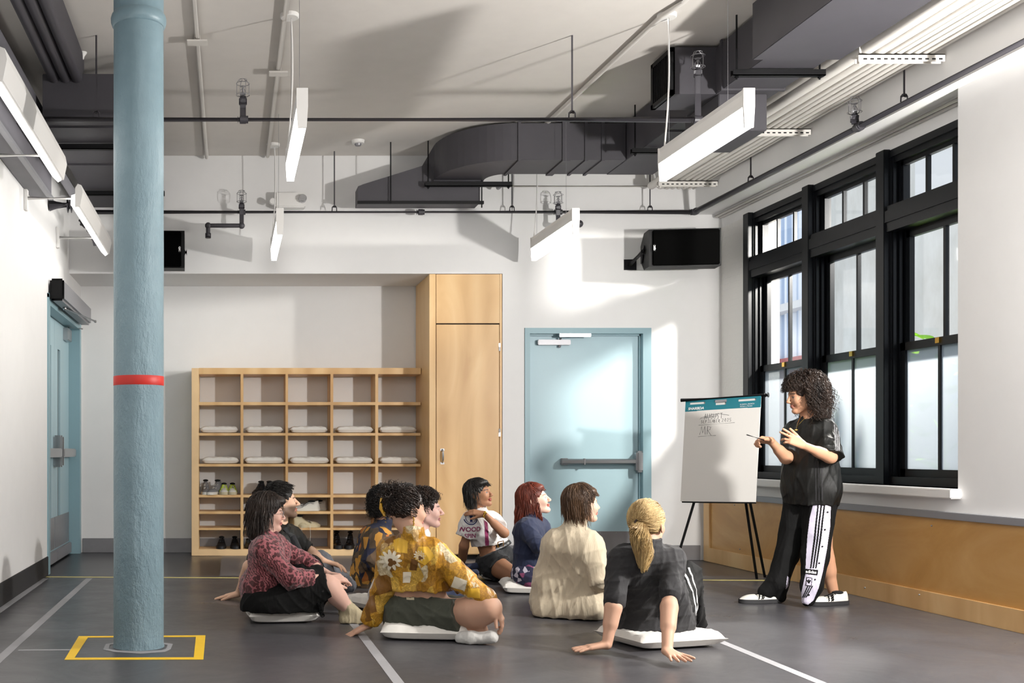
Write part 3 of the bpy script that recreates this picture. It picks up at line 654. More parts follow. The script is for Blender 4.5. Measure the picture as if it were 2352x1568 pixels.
for a, c in ROWS:
    xs = [456.6, 552.6, 559, 655.7, 661.5, 759, 765.5, 862, 868.7, 966]
    for k in range(5): MB().box((fx(xs[2*k]), SY+.002, fz(c)), (fx(xs[2*k+1]), SB, fz(a))).build('shelf_board', 'birch', sh)
# ------------------------------------------------------------------ tall cabinet
cb = thing('tall_cabinet', 'tall birch plywood cabinet with one door, filling the recess up to the soffit', 'cabinet', (2.2, 10.3, 0))
ca, cd = 1.872, 2.557; fy = D+.012
MB().box((ca, fy+.0, .045), (ca+.062, DR-.02, SOF-.002), .002).box((ca+.062, fy+.03, .045), (cd, DR-.02, SOF-.002)).box((2.537, fy, .045), (cd, fy+.03, SOF-.002)).build('body', 'birch', cb)
MB().box((ca+.03, fy+.07, 0), (cd-.0, DR-.03, .045)).build('plinth', 'dark_void', cb)
MB().box((ca+.066, fy, PZ(742, fy)), (2.535, fy+.028, SOF-.004), .001).build('upper_panel', 'birch', cb)
cdo = MB().box((ca+.068, fy, PZ(1272, fy)), (2.531, fy+.028, PZ(745, fy)), .0015).build('door', 'birch', cb)
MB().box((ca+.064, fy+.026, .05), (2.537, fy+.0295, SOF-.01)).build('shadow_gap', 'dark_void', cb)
hx = PX(1016, fy); b = MB().tube([(hx, fy-.002, PZ(1032, fy)), (hx, fy-.03, PZ(1037, fy)), (hx, fy-.034, PZ(1047, fy)), (hx, fy-.03, PZ(1057, fy)), (hx, fy-.002, PZ(1062, fy))], [.008, .008, .01, .008, .008], 8)
b.box((hx-.018, fy-.003, PZ(1035, fy)), (hx+.018, fy, PZ(1030, fy))).box((hx-.018, fy-.003, PZ(1066, fy)), (hx+.018, fy, PZ(1061, fy))).build('handle', 'steel', cdo, True)
for py in (797, 993): MB().tube([(2.534, fy-.006, PZ(py+9, fy)), (2.534, fy-.006, PZ(py-9, fy))], .008, 8).build('hinge', 'steel', cb, True)

# ------------------------------------------------------------------ speakers
def speaker(loc, rz, label, brx, bry):
    root = thing('loudspeaker', label, 'loudspeaker', (0, 0, 0), 'black wall mounted loudspeakers')
    # long axis x, front faces -y
    L, H_, Dp = .62, .335, .30
    pr = [(-H_/2, -Dp/2), (H_/2, -Dp/2), (H_/2, Dp*.1), (H_*.2, Dp/2), (-H_*.2, Dp/2), (-H_/2, Dp*.1)]
    b = MB().prism([(q, p) for p, q in pr], 'x', -L/2, L/2)
    b.build('cabinet', 'black_plastic', root)
    MB().box((-L/2+.03, -Dp/2-.012, -H_/2+.008), (L/2-.012, -Dp/2+.002, H_/2-.008), .008).build('grille', 'black_grille', root)
    g_ = MB().box((-L/2+.035, -Dp/2-.016, -.03), (-L/2+.055, -Dp/2-.012, .03)).build('badge', 'black_plastic', root)
    vs, fs = text_verts('QSC', .022, True); vs = [Vector((-L/2+.045-v.y, -Dp/2-.0165-v.z, v.x)) for v in vs]; MB().add(vs, fs).build('badge_lettering', 'white_ink', g_)
    if brx: MB().box((-.1, .13, -.06), (.1, .32, .06)).tube([(-L/2-.02, 0, 0), (-L/2, 0, 0)], .03, 16).build('bracket', 'black_metal', root, True); root.location = loc; root.rotation_euler = (0, 0, rz); return root
    b = MB().box((-L/2-.006, -.02, -.03), (-L/2, .12, .03), .002)
    b.prism([(-.02, .05), (.02, .05), (.1, -.04), (.1, -.1), (.06, -.1)], 'x', -L/2-.012, -L/2-.006)
    b.tube([(-L/2-.02, 0, 0), (-L/2, 0, 0)], .03, 16)
    b.box((-L/2-.115, .30, -.12), (-L/2+.0, .34, -.02)).tube([(-L/2-.01, 0, -.0), (-L/2-.06, .31, -.07)], .022, 8); br = b.build('bracket', 'black_metal', root, True)
    root.location = loc; root.rotation_euler = (0, 0, rz); return root
sy_ = 9.90
speaker((PX(1562, sy_), sy_, PZ(575, sy_)), math.radians(-7), 'black loudspeaker on the back wall above and right of the blue door', 0, 0)
speaker((PX(346, 9.92), 9.92, PZ(579, 9.92)), math.radians(-2), 'black loudspeaker on the back wall half hidden by the column', 1, 0).rotation_euler = (0, PI, math.radians(2))

# ------------------------------------------------------------------ cushions
def surf_smooth(o, lv=1):
    m_ = o.modifiers.new('s', 'SUBSURF'); m_.levels = lv; m_.render_levels = lv
def pillow_mesh(L, W, H, seed=0, corner=.05, nx=22, ny=18, puff=.55, dent=0):
    rs = random.Random(seed); vs = []; top = []; bot = []
    for side in (1, -1):
        for j in range(ny+1):
            for i in range(nx+1):
                u = i/nx*2-1; v = j/ny*2-1
                e = (1-abs(u)**6)*(1-abs(v)**6); e2 = max(0, e)**puff
                x = u*L/2*(1-.05*(1-abs(v)**2)*abs(u)**3); y = v*W/2*(1-.05*(1-abs(u)**2)*abs(v)**3)
                wr = .06*H*math.sin(u*9+seed)*math.sin(v*7+seed*2)+.05*H*math.sin((u+v)*15+seed)
                z = H/2+side*(H/2*e2)*(1 if side > 0 else .92)+(wr*e2 if side > 0 else 0); z *= 1-dent*math.exp(-(u*u+v*v)*2.2)
                vs.append((x, y, z))
    n1_ = (nx+1)*(ny+1); fs = []
    for s_ in (0, 1):
        for j in range(ny):
            for i in range(nx):
                a = s_*n1_+j*(nx+1)+i; q = (a, a+1, a+nx+2, a+nx+1); fs.append(q if s_ == 0 else q[::-1])
    ring = [i for i in range(nx+1)]+[(j+1)*(nx+1)+nx for j in range(ny)]+[ny*(nx+1)+i for i in range(nx-1, -1, -1)]+[j*(nx+1) for j in range(ny-1, 0, -1)]
    for k in range(len(ring)): a, c = ring[k], ring[(k+1) % len(ring)]; fs.append((a, a+n1_, c+n1_, c))
    return vs, fs
def cushion(loc, rz, L, W, H, label, group, seed=0, puff=.55, rx=0, dent=0):
    vs, fs = pillow_mesh(L, W, H, seed, puff=puff, dent=dent)
    b = MB().add(vs, fs); o = b.build('cushion', 'cushion_white', None, True); 
    off = o.location.copy(); o.location = Vector(loc); o.rotation_euler = (rx, 0, rz)
    return setp(o, label, 'cushion', group)
proto = None
cn = ['leftmost', 'second', 'middle', 'fourth', 'rightmost']
for r_, (rn, zz) in enumerate((('upper', fz(994)), ('lower', fz(1065)))):
    for k in range(5):
        px = [504, 608, 710, 817, 916][k] if r_ == 0 else [507, 606, 711, 814, 918][k]
        wid = [.375, .37, .37, .36, .37, .365, .385, .39, .375, .38][r_*5+k]
        o = cushion((fx(px), SY+.17, zz+.001), random.uniform(-.03, .03), wid, .3, .068, 'white cushion in the %s cubby of the %s cushion row' % (cn[k], rn), 'white cushions stored in the cubbies', seed=r_*5+k, puff=.32)
# ------------------------------------------------------------------ shoes
def shoe(kind, m_up, m_sole, L=.27, h=.09, hw=.048, high=0, m_line=None, name='shoe'):
    """shoe at origin, toe toward +y, resting on z=0"""
    root = bpy.data.objects.new(name, None); C.objects.link(root)
    ns = 26; nr = 16; vs = []
    for i in range(ns):
        t = i/(ns-1); y = -L/2+L*t
        wq = hw*(.62+.30*math.sin(PI*min(1, t*1.0))+.14*math.sin(PI*max(0, (t-.35)/.65)))*(1 if t < .9 else math.sqrt(max(.05, 1-((t-.9)/.1)**2*.9)))*(1 if t > .05 else .72+5.6*t)
        top = (h+high)*(1-.10*t/.3) if t < .3 else (h+high)*.9-(h+high-.052)*min(1, ((t-.3)/.34))**(1.1 if not high else .6)*1.0 if t < .64 else .052*math.sqrt(max(.12, 1-((t-.64)/.38)**2))+.006
        for k in range(nr):
            a = PI*k/(nr-1); x = wq*math.cos(a)*(1-.18*math.sin(a)); z = .018+max(.01, top-.018)*math.sin(a)**.75
            vs.append((x, y, z))
    fs = [(i*nr+k, i*nr+k+1, (i+1)*nr+k+1, (i+1)*nr+k) for i in range(ns-1) for k in range(nr-1)]+[tuple(range(nr)), tuple(range((ns-1)*nr+nr-1, (ns-1)*nr-1, -1))]+[(i*nr, (i+1)*nr, (i+1)*nr+nr-1, i*nr+nr-1) for i in range(ns-1)]
    up = MB().add(vs, fs).build('upper', m_up, root, True)
    pr = []
    for i in range(ns):
        t = i/(ns-1); v0 = vs[i*nr]; pr.append((v0[0]+.004, v0[1]*1.03))
    pr += [(-x, y) for x, y in pr[::-1]]
    MB().prism(pr, 'z', 0, .026 if kind != 'boot' else .036).build('sole', m_sole, root, True)
    MB().ball((0, -L*.27, (h+high)*.93), (hw*.62, L*.14, .012), 7).build('opening', 'dark_void', root, True)
    b = MB()
    for k in range(5):
        t = .36+.065*k; i = int(t*(ns-1)); z = vs[i*nr+nr//2][2]+.003; y = vs[i*nr][1]
        b.tube([(-.02, y-.004, z-.006), (0, y, z+.001), (.02, y+.004, z-.006)], .0028, 5)
    b.build('lace', m_line or m_sole, root, True)
    if kind == 'stripe':
        b = MB()
        for s_ in (1, -1):
            for k in range(3):
                i0 = int((.40+.07*k)*(ns-1)); pts = []
                for q in range(7):
                    kk = 1+q; ii = min(ns-1, i0+int((6-q)*.55)); v0 = Vector(vs[ii*nr+(kk if s_ > 0 else nr-1-kk)]); c0 = Vector((0, v0.y, v0.z*.4)); pts.append(v0+(v0-c0).normalized()*.0015)
                b.tube(pts, .0042, 5)
        b.build('stripe', 'black_plastic', root, True)
    if kind == 'runner':
        b = MB()
        for s_ in (1, -1):
            for zz, ph in ((3, 0), (5, .3)):
                pts = []
                for q in range(12):
                    ii = 4+int(q*1.5); kk = int(zz+1.5*math.sin(q*.5+ph)); v0 = Vector(vs[ii*nr+(kk if s_ > 0 else nr-1-kk)]); pts.append(v0*1.0+Vector((s_*.001, 0, .001)))
                b.tube(pts, .003, 5)
        b.build('side_line', m_line or 'shoe_grey', root, True)
    return root
def place(root, loc, rz, label, cat='shoe', group=None, rx=0):
    root.location = loc; root.rotation_euler = (rx, 0, rz); return setp(root, label, cat, group)
def pair(root, locs, labels, group, cat='shoe'):
    for i, (loc, rz) in enumerate(locs):
        o = root if i == 0 else copy_tree(root)
        place(o, loc, rz, labels[i], cat, group)
def S(px, py_floor_row, dy=.13): return (fx(px), SY+dy, py_floor_row+.001)
R4, R5, R6, R7 = fz(1136), fz(1174), fz(1212), fz(1261)
pair(shoe('plain', 'shoe_grey', 'shoe_white', .26, .085, .044, .06, name='high_top_shoe'), [(S(472, R4), PI+.05), (S(492, R4, .10), PI-.45)], ['grey high top sneaker, left one of the pair in the leftmost cubby', 'grey high top sneaker, right one turned outward in the leftmost cubby'], 'grey high top sneakers')
pair(shoe('runner', 'shoe_white', 'shoe_cream', .27, .11, .045, m_line='neon', name='running_shoe'), [(S(514.5, R4), PI), (S(534, R4), PI)], ['white running shoe with neon yellow trim, left of the neon pair', 'white running shoe with neon yellow trim, right of the neon pair'], 'neon trimmed running shoes')
pair(shoe('plain', 'shoe_black', 'shoe_black', .27, .13, .05, name='black_shoe'), [(S(596, R4), PI-.3), (S(622, R4), PI+.1)], ['black clog leaning in the second cubby above the two people', 'black clog mostly hidden behind the bearded person'], 'black clogs on the upper shoe shelf')
pair(shoe('runner', 'shoe_white', 'shoe_white', .28, .10, .048, m_line='shoe_grey', name='running_shoe'), [(S(700, R5, .10), -PI/2+PI), (S(719, R5, .2), -PI/2+PI)], ['white and silver running shoe, front one beside the bearded face', 'white and silver running shoe, rear one of that pair'], 'white and silver running shoes')
hts = shoe('plain', 'shoe_cream', 'shoe_cream', .27, .08, .05, .04, name='high_top_shoe')
lc = MB()
for x_, y_ in ((.03, .13), (-.02, .10)): lc.tube([(x_, 0, .07), (x_, y_*.2, .06), (x_*1.2, .1, .02)], .002, 5)
lc.build('loose_lace', 'shoe_white', hts, True)
pair(hts, [(S(686, R6, .13), -2.6), (S(706, R6, .1), PI/2*-1.0+.25+PI*0)], ['cream canvas high top sneaker showing its round ankle patch', 'cream canvas high top sneaker, toe pointing right'], 'cream high top sneakers')
b = MB().tube([(fx(693), SY-.008, R6+.01), (fx(693), SY-.012, R6-.06), (fx(694), SY-.01, R6-.12)], .002, 5).tube([(fx(712), SY-.008, R6+.03), (fx(713), SY-.012, R6-.08), (fx(711), SY-.01, R6-.17)], .002, 5)
b.build('shoe_lace', 'shoe_white', None, True, label='loose white shoe laces hanging over the shelf edge', cat='laces')
pair(shoe('plain', 'shoe_black', 'shoe_black', .26, .11, .045, name='black_shoe'), [(S(508, R7), PI-.05), (S(540, R7), PI+.05)], ['black shoe with heel loop in the lower left cubby, left one', 'black shoe with heel loop in the lower left cubby, right one'], 'black shoes in the bottom left cubby')
pair(shoe('plain', 'shoe_black', 'shoe_black', .26, .085, .042, name='black_shoe'), [(S(573, R5, .14), PI+.1), (S(573, R7, .14), PI+.1)], ['black shoe peeking out beside the dark haired head', 'black shoe on the bottom shelf behind the red patterned shoulder'], 'single black shoes in the second column')
pair(shoe('boot', 'leather_black', 'shoe_black', .27, .09, .045, .075, name='ankle_boot'), [(S(778, R7), PI), (S(806, R7, .12), PI-.2)], ['shiny black ankle boot standing straight in the bottom cubby', 'shiny black ankle boot turned outward beside the other boot'], 'black ankle boots')

# ------------------------------------------------------------------ flip chart easel
EY = 8.55
TL, TR, BR_, BL = P(1575, 921, 8.72), P(1748, 909, 8.34), P(1736, 1154, 8.22), P(1563, 1152, 8.60)
ea = thing('flip_chart_easel', 'black flip chart easel beside the standing person', 'easel', (3.85, 8.5, 0))
ex = (TR-TL).normalized(); ez = ((TL-BL)-(TL-BL).dot(ex)*ex).normalized(); ey = ex.cross(ez).normalized()   # ey: back
if ey.y < 0: ey = -ey
Wd = (TR-TL).length; Ht = (TL-BL).length
def EP(u, v, d=0): return TL+(TR-TL)*u+(BL-TL)*v*(1)+((BR_-TR)-(BL-TL))*u*v-ey*d
def eslab(u0, u1, v0, v1, d0, d1, n=1):
    vs = [EP(u, v, d) for d in (d0, d1) for u, v in ((u0, v0), (u1, v0), (u1, v1), (u0, v1))]
    return MB().add(vs, [(0, 1, 2, 3), (7, 6, 5, 4), (0, 4, 5, 1), (1, 5, 6, 2), (2, 6, 7, 3), (3, 7, 4, 0)])
eslab(.01, .99, -.02, 1.004, -.03, -.012).build('board', 'black_metal', ea)
a0, a1 = P(1564, 919, 8.72), P(1760, 907, 8.33); MB().tube([a0, a1], .014, 14).tube([a1-ex*.01, a1+ex*.012], .02, 14).build('top_rail', 'black_metal', ea, True)
MB().tube([a1+ex*.013, a1+ex*.018], .018, 14).build('rail_cap', 'steel', ea, True)
MB().tube([P(1594, 1154, 8.62), (PX(1537, 8.3), 8.3, 0.0)], .010, 10).build('leg', 'black_metal', ea, True)
MB().tube([P(1713, 1154, 8.32), (PX(1741, 8.72), 8.74, 0.0)], .010, 10).build('leg', 'black_metal', ea, True)
MB().tube([P(1723, 1154, 8.26), (PX(1757, 8.84), 8.84, 0.0)], .010, 10).build('leg', 'black_metal', ea, True)
MB().tube([P(1660, 935, 8.58), P(1655, 1100, 8.55)], .01, 8).build('centre_post', 'black_metal', ea, True)
pad = thing('flip_chart_pad', 'large white flip chart pad with handwriting hung on the easel', 'paper pad', tuple(EP(.5, 1)))
# paper with slight curl
vs = []; nu, nv = 18, 24
for d0 in (0, -.008):
    for j in range(nv+1):
        for i in range(nu+1):
            u, v = i/nu, .105+(.995-.105)*j/nv; vs.append(EP(u, v, .002+d0+.004*math.sin(v*5)*math.sin(u*PI)))
n1_ = (nu+1)*(nv+1); fs = []
for j in range(nv):
    for i in range(nu): a = j*(nu+1)+i; fs += [(a, a+1, a+nu+2, a+nu+1), (a+n1_, a+nu+1+n1_, a+nu+2+n1_, a+1+n1_)]
ring = list(range(nu+1))+[(j+1)*(nu+1)+nu for j in range(nv)]+[nv*(nu+1)+i for i in range(nu-1, -1, -1)]+[j*(nu+1) for j in range(nv-1, 0, -1)]
for k in range(len(ring)): a, c = ring[k], ring[(k+1) % len(ring)]; fs.append((a, a+n1_, c+n1_, c))
MB().add(vs, fs).build('paper_sheets', 'paper', pad)
# teal header with cut slots
def header():
    def blk(b, u0, u1, v0, v1):
        vs = [EP(u, v, d) for d in (-.006, .003) for u, v in ((u0, v0), (u1, v0), (u1, v1), (u0, v1))]
        b.add(vs, [(0, 1, 2, 3), (7, 6, 5, 4), (0, 4, 5, 1), (1, 5, 6, 2), (2, 6, 7, 3), (3, 7, 4, 0)])
    b = MB()
    blk(b, 0, 1, .0, .018); blk(b, 0, 1, .060, .108)
    for u0, u1 in ((0, .06), (.27, .41), (.55, .71), (.94, 1)): blk(b, u0, u1, .018, .060)
    blk(b, .06, .27, .040, .060); blk(b, .71, .94, .040, .060)
    return b
header().build('header_card', 'teal_card', pad)
eslab(.0, 1, .0, .11, -.0115, -.007).build('backing_sheet', 'paper', pad)
eslab(.41, .56, .012, .036, .003, .012).build('clip', 'rail_grey', pad)
def on_pad(txt, size, u, v, m, bold=False, shear=0, parent=pad, name='lettering', sx=1, rot=0):
    vs, fs = text_verts(txt, size, bold, .0006, shear); c = EP(u, v, .0055); out = []
    for p in vs:
        x, y = p.x*sx, p.y; x, y = x*math.cos(rot)-y*math.sin(rot), x*math.sin(rot)+y*math.cos(rot)
        out.append(c+ex*x+ez*y-ey*(p.z+.0012))
    return MB().add(out, fs).build(name, m, parent)
on_pad('SHARBDA', .029, .15, .083, 'white_ink', True, .2, name='printed_name', sx=.95)
on_pad('25 INCH x 30 INCH', .013, .83, .071, 'white_ink', sx=.95, name='printed_size'); on_pad('63.5cm x 76.2cm', .013, .82, .090, 'white_ink', name='printed_size')
# handwriting as strokes (unit letter box), drawn with a marker
G = {'A': [[(0, 0), (.45, 1), (.9, 0)], [(.15, .4), (.8, .45)]], 'U': [[(0, 1), (.05, .2), (.4, 0), (.75, .3), (.8, 1)]], 'G': [[(.8, .85), (.4, 1), (0, .5), (.4, 0), (.8, .2), (.8, .5), (.5, .5)]],
     'S': [[(.7, .85), (.35, 1), (.05, .75), (.6, .35), (.5, .02), (0, .1)]], 'T': [[(0, 1), (.9, 1)], [(.45, 1), (.45, 0)]], 'E': [[(.7, 1), (.1, 1), (.1, 0), (.7, 0)], [(.1, .5), (.6, .5)]],
     'P': [[(.1, 0), (.1, 1), (.6, .9), (.6, .55), (.1, .5)]], 'M': [[(0, 0), (.2, 1), (.5, .2), (.8, 1), (1, 0)]], 'B': [[(.1, 0), (.1, 1), (.6, .85), (.15, .52), (.7, .3), (.5, 0), (.1, 0)]],
     'R': [[(.1, 0), (.1, 1), (.65, .85), (.55, .55), (.15, .5), (.85, -.15)]], '2': [[(0, .8), (.35, 1), (.65, .75), (0, 0), (.75, .02)]], '0': [[(.35, 1), (0, .5), (.35, 0), (.65, .5), (.35, 1)]], '5': [[(.7, 1), (.15, 1), (.1, .55), (.6, .45), (.55, .05), (0, 0)]], ' ': []}
def write(txt, u, v, hgt, adv, r=.0016, slant=.1, name='handwriting'):
    b = MB(); x = 0
    for ch in txt:
        for st in G[ch]:
            pts = [EP(u, v, .0062)+ex*(x+(px_+slant*py_)*adv*.82)+ez*(py_*hgt) for px_, py_ in st]
            b.tube(pts, r, 5)
        x += adv*(.55 if ch == ' ' else 1)
    return b.build(name, 'ink', pad)
def line(pts, r=.0016): MB().tube([EP(u, v, .0062) for u, v in pts], r, 5).build('pen_line', 'ink', pad)
write('AUGUST', .27, .195, .044, .024, .0012); write('SEPTEMBER', .23, .232, .025, .0165, .0011); write('2025', .51, .229, .027, .019, .0011); write('MR', .22, .345, .066, .052, .0013)
line([(.22, .178), (.36, .158), (.47, .147), (.60, .168)], .0012); line([(.21, .190), (.30, .178), (.44, .168)], .0012); line([(.20, .250), (.68, .242)], .0011); line([(.20, .362), (.44, .357)], .0012)
# ------------------------------------------------------------------ bodies grown from distance fields
def V3(*a): return np.array(a, dtype=np.float64)
def npv(v): return np.array(v, dtype=np.float64)
class Field:
    """dense signed distance grid, smooth unions of tapered capsules and ellipsoids, meshed by surface nets"""
    def __init__(s, lo, hi, h):
        s.h = h; s.lo = npv(lo); s.n = np.ceil((npv(hi)-s.lo)/h).astype(int)+1
        s.ax = [(s.lo[i]+h*np.arange(s.n[i])).astype(np.float32) for i in range(3)]
        s.D = np.full(tuple(s.n), .15, dtype=np.float32)
    def sl(s, lo, hi):
        a = np.clip(np.floor((npv(lo)-s.lo)/s.h).astype(int), 0, s.n); b = np.clip(np.ceil((npv(hi)-s.lo)/s.h).astype(int)+1, 0, s.n)
        if (b <= a).any(): return None
        S_ = tuple(slice(a[i], b[i]) for i in range(3))
        return S_, s.ax[0][S_[0]][:, None, None], s.ax[1][S_[1]][None, :, None], s.ax[2][S_[2]][None, None, :]
    def put(s, S_, d, k, mode):
        c = s.D[S_]
        if mode == '-':
            d = -d
            hh = np.clip(.5-.5*(c-d)/k, 0, 1); s.D[S_] = c*(1-hh)+d*hh+k*hh*(1-hh)
        else:
            hh = np.clip(.5+.5*(c-d)/k, 0, 1); s.D[S_] = c*(1-hh)+d*hh-k*hh*(1-hh)
    def cone(s, a, b, ra, rb, k=.02, mode='+', cut=None, flat=None):
        a, b = npv(a), npv(b); m = max(ra, rb)+k+2*s.h
        r = s.sl(np.minimum(a, b)-m, np.maximum(a, b)+m)
        if r is None: return s
        S_, X, Y, Z = r; ba = b-a; L2 = max(1e-9, float(ba@ba))
        px, py, pz = X-a[0], Y-a[1], Z-a[2]
        t = np.clip((px*ba[0]+py*ba[1]+pz*ba[2])/L2, 0, 1)
        if flat is not None:
            # flattened cross-section: flat=(axis, factor) squashes distance along the axis
            ax, f = npv(flat[0])/np.linalg.norm(flat[0]), flat[1]
            qx, qy, qz = px-ba[0]*t, py-ba[1]*t, pz-ba[2]*t; q = qx*ax[0]+qy*ax[1]+qz*ax[2]; e = q*(1/f-1)
            d = np.sqrt((qx+ax[0]*e)**2+(qy+ax[1]*e)**2+(qz+ax[2]*e)**2)-(ra+(rb-ra)*t); d = d*np.where(d < 0, f, 1)*.9
        else: d = np.sqrt((px-ba[0]*t)**2+(py-ba[1]*t)**2+(pz-ba[2]*t)**2)-(ra+(rb-ra)*t)
        if cut is not None:
            for q, nrm in cut:
                nrm = npv(nrm)/np.linalg.norm(nrm); q = npv(q); d = np.maximum(d, (X-q[0])*nrm[0]+(Y-q[1])*nrm[1]+(Z-q[2])*nrm[2])
        s.put(S_, d.astype(np.float32), k, mode); return s
    def ell(s, c, r, R=None, k=.02, mode='+'):
        c, r = npv(c), npv(r); m = r.max()+k+2*s.h; q = s.sl(c-m, c+m)
        if q is None: return s
        S_, X, Y, Z = q; px, py, pz = X-c[0], Y-c[1], Z-c[2]
        if R is not None:
            R = np.array(R); px, py, pz = (px*R[0, 0]+py*R[1, 0]+pz*R[2, 0], px*R[0, 1]+py*R[1, 1]+pz*R[2, 1], px*R[0, 2]+py*R[1, 2]+pz*R[2, 2])
        k0 = np.sqrt((px/r[0])**2+(py/r[1])**2+(pz/r[2])**2); k1 = np.sqrt((px/r[0]**2)**2+(py/r[1]**2)**2+(pz/r[2]**2)**2)
        s.put(S_, (k0*(k0-1)/np.maximum(k1, 1e-6)).astype(np.float32), k, mode); return s
    def clip(s, q, nrm, r=0):
        nrm = npv(nrm)/np.linalg.norm(nrm); q = npv(q); X, Y, Z = s.ax[0][:, None, None], s.ax[1][None, :, None], s.ax[2][None, None, :]
        d = ((X-q[0])*nrm[0]+(Y-q[1])*nrm[1]+(Z-q[2])*nrm[2]).astype(np.float32)
        s.D = np.maximum(s.D, d); return s
    def warp(s, fn):
        X, Y, Z = s.ax[0][:, None, None], s.ax[1][None, :, None], s.ax[2][None, None, :]
        near = np.abs(s.D) < .03; i, j, k = np.nonzero(near); s.D[i, j, k] += fn(s.ax[0][i], s.ax[1][j], s.ax[2][k]).astype(np.float32); return s
    def mesh(s):
        D = s.D; D[0], D[-1] = np.maximum(D[0], .01), np.maximum(D[-1], .01); D[:, 0], D[:, -1] = np.maximum(D[:, 0], .01), np.maximum(D[:, -1], .01); D[:, :, 0], D[:, :, -1] = np.maximum(D[:, :, 0], .01), np.maximum(D[:, :, -1], .01)
        sgn = (D < 0); nx, ny, nz = D.shape; cnt = np.zeros((nx-1, ny-1, nz-1), np.int8)
        for a in (0, 1):
            for b in (0, 1):
                for c in (0, 1): cnt += sgn[a:nx-1+a, b:ny-1+b, c:nz-1+c]
        I, J, K = np.nonzero((cnt > 0) & (cnt < 8)); N = len(I)
        idx = np.full(cnt.shape, -1, np.int32); idx[I, J, K] = np.arange(N)
        acc = np.zeros((N, 3)); w_ = np.zeros(N); co = [(a, b, c) for a in (0, 1) for b in (0, 1) for c in (0, 1)]
        val = {q: D[I+q[0], J+q[1], K+q[2]] for q in co}
        for q in co:
            for ax in range(3):
                if q[ax] == 0:
                    p = list(q); p[ax] = 1; p = tuple(p); v0, v1 = val[q], val[p]; m = (v0 < 0) != (v1 < 0)
                    t = np.where(m, v0/np.where(m, v0-v1, 1), 0); pos = np.tile(npv(q), (N, 1)); pos[:, ax] += t; acc += pos*m[:, None]; w_ += m
        vs = s.lo+(np.stack([I, J, K], 1)+acc/w_[:, None])*s.h
        F_ = []
        for ax in range(3):
            sa = [slice(None)]*3; sb = [slice(None)]*3; sa[ax] = slice(0, -1); sb[ax] = slice(1, None)
            A, B = sgn[tuple(sa)], sgn[tuple(sb)]; e = np.nonzero(A != B); fl = A[e]; u, v = [(1, 2), (2, 0), (0, 1)][ax]
            def cell(du, dv):
                q = [e[0].copy(), e[1].copy(), e[2].copy()]; q[u] -= du; q[v] -= dv; return idx[q[0], q[1], q[2]]
            quad = np.stack([cell(1, 1), cell(0, 1), cell(0, 0), cell(1, 0)], 1); quad[~fl] = quad[~fl][:, ::-1]; F_.append(quad)
        F_ = np.concatenate(F_); F_ = F_[(F_ >= 0).all(1)]
        return vs, F_
def fast_mesh(name, vs, F_, m, root, col=None):
    me = bpy.data.meshes.new(name); org = npv(wpos(root)) if root else 0
    me.vertices.add(len(vs)); me.vertices.foreach_set('co', (vs-org).astype(np.float32).ravel())
    me.loops.add(F_.size); me.loops.foreach_set('vertex_index', F_.astype(np.int32).ravel())
    me.polygons.add(len(F_)); me.polygons.foreach_set('loop_start', np.arange(0, F_.size, 4, dtype=np.int32)); me.polygons.foreach_set('loop_total', np.full(len(F_), 4, np.int32))
    me.update(calc_edges=True); me.polygons.foreach_set('use_smooth', np.ones(len(F_), bool)); me.materials.append(M[m] if isinstance(m, str) else m)
    if col is not None:
        at = me.color_attributes.new('Col', 'FLOAT_COLOR', 'POINT'); c4 = np.ones((len(vs), 4), np.float32); c4[:, :3] = col; at.data.foreach_set('color', c4.ravel())
    o = bpy.data.objects.new(name, me); C.objects.link(o); o.parent = root; return o
def vnormals(vs, F_):
    a, b, c, d = (vs[F_[:, i]] for i in range(4)); n = np.cross(c-a, d-b); N = np.zeros_like(vs)
    for i in range(4): np.add.at(N, F_[:, i], n)
    return N/np.maximum(1e-12, np.linalg.norm(N, axis=1))[:, None]
def folds(seed, amp, scale=1.0, along=None):
    """cloth creases: warped ridges"""
    rs = np.random.RandomState(seed); W_ = []
    for i in range(5):
        d = rs.normal(size=3); d /= np.linalg.norm(d)
        if along is not None: a = npv(along)/np.linalg.norm(along); d = d-a*(d@a)*.8; d /= np.linalg.norm(d)
        W_.append((d*rs.uniform(22, 62)*scale, rs.uniform(0, 6), rs.normal(size=3)*9*scale, rs.uniform(0, 6)))
    def fn(x, y, z):
        o = 0
        for k1_, p1, k2_, p2 in W_:
            q = np.sin(k1_[0]*x+k1_[1]*y+k1_[2]*z+p1+1.6*np.sin(k2_[0]*x+k2_[1]*y+k2_[2]*z+p2)); o = o+(1-np.abs(q))**2.2
        return -amp*1.5*(o/5*2-.45)
    return fn

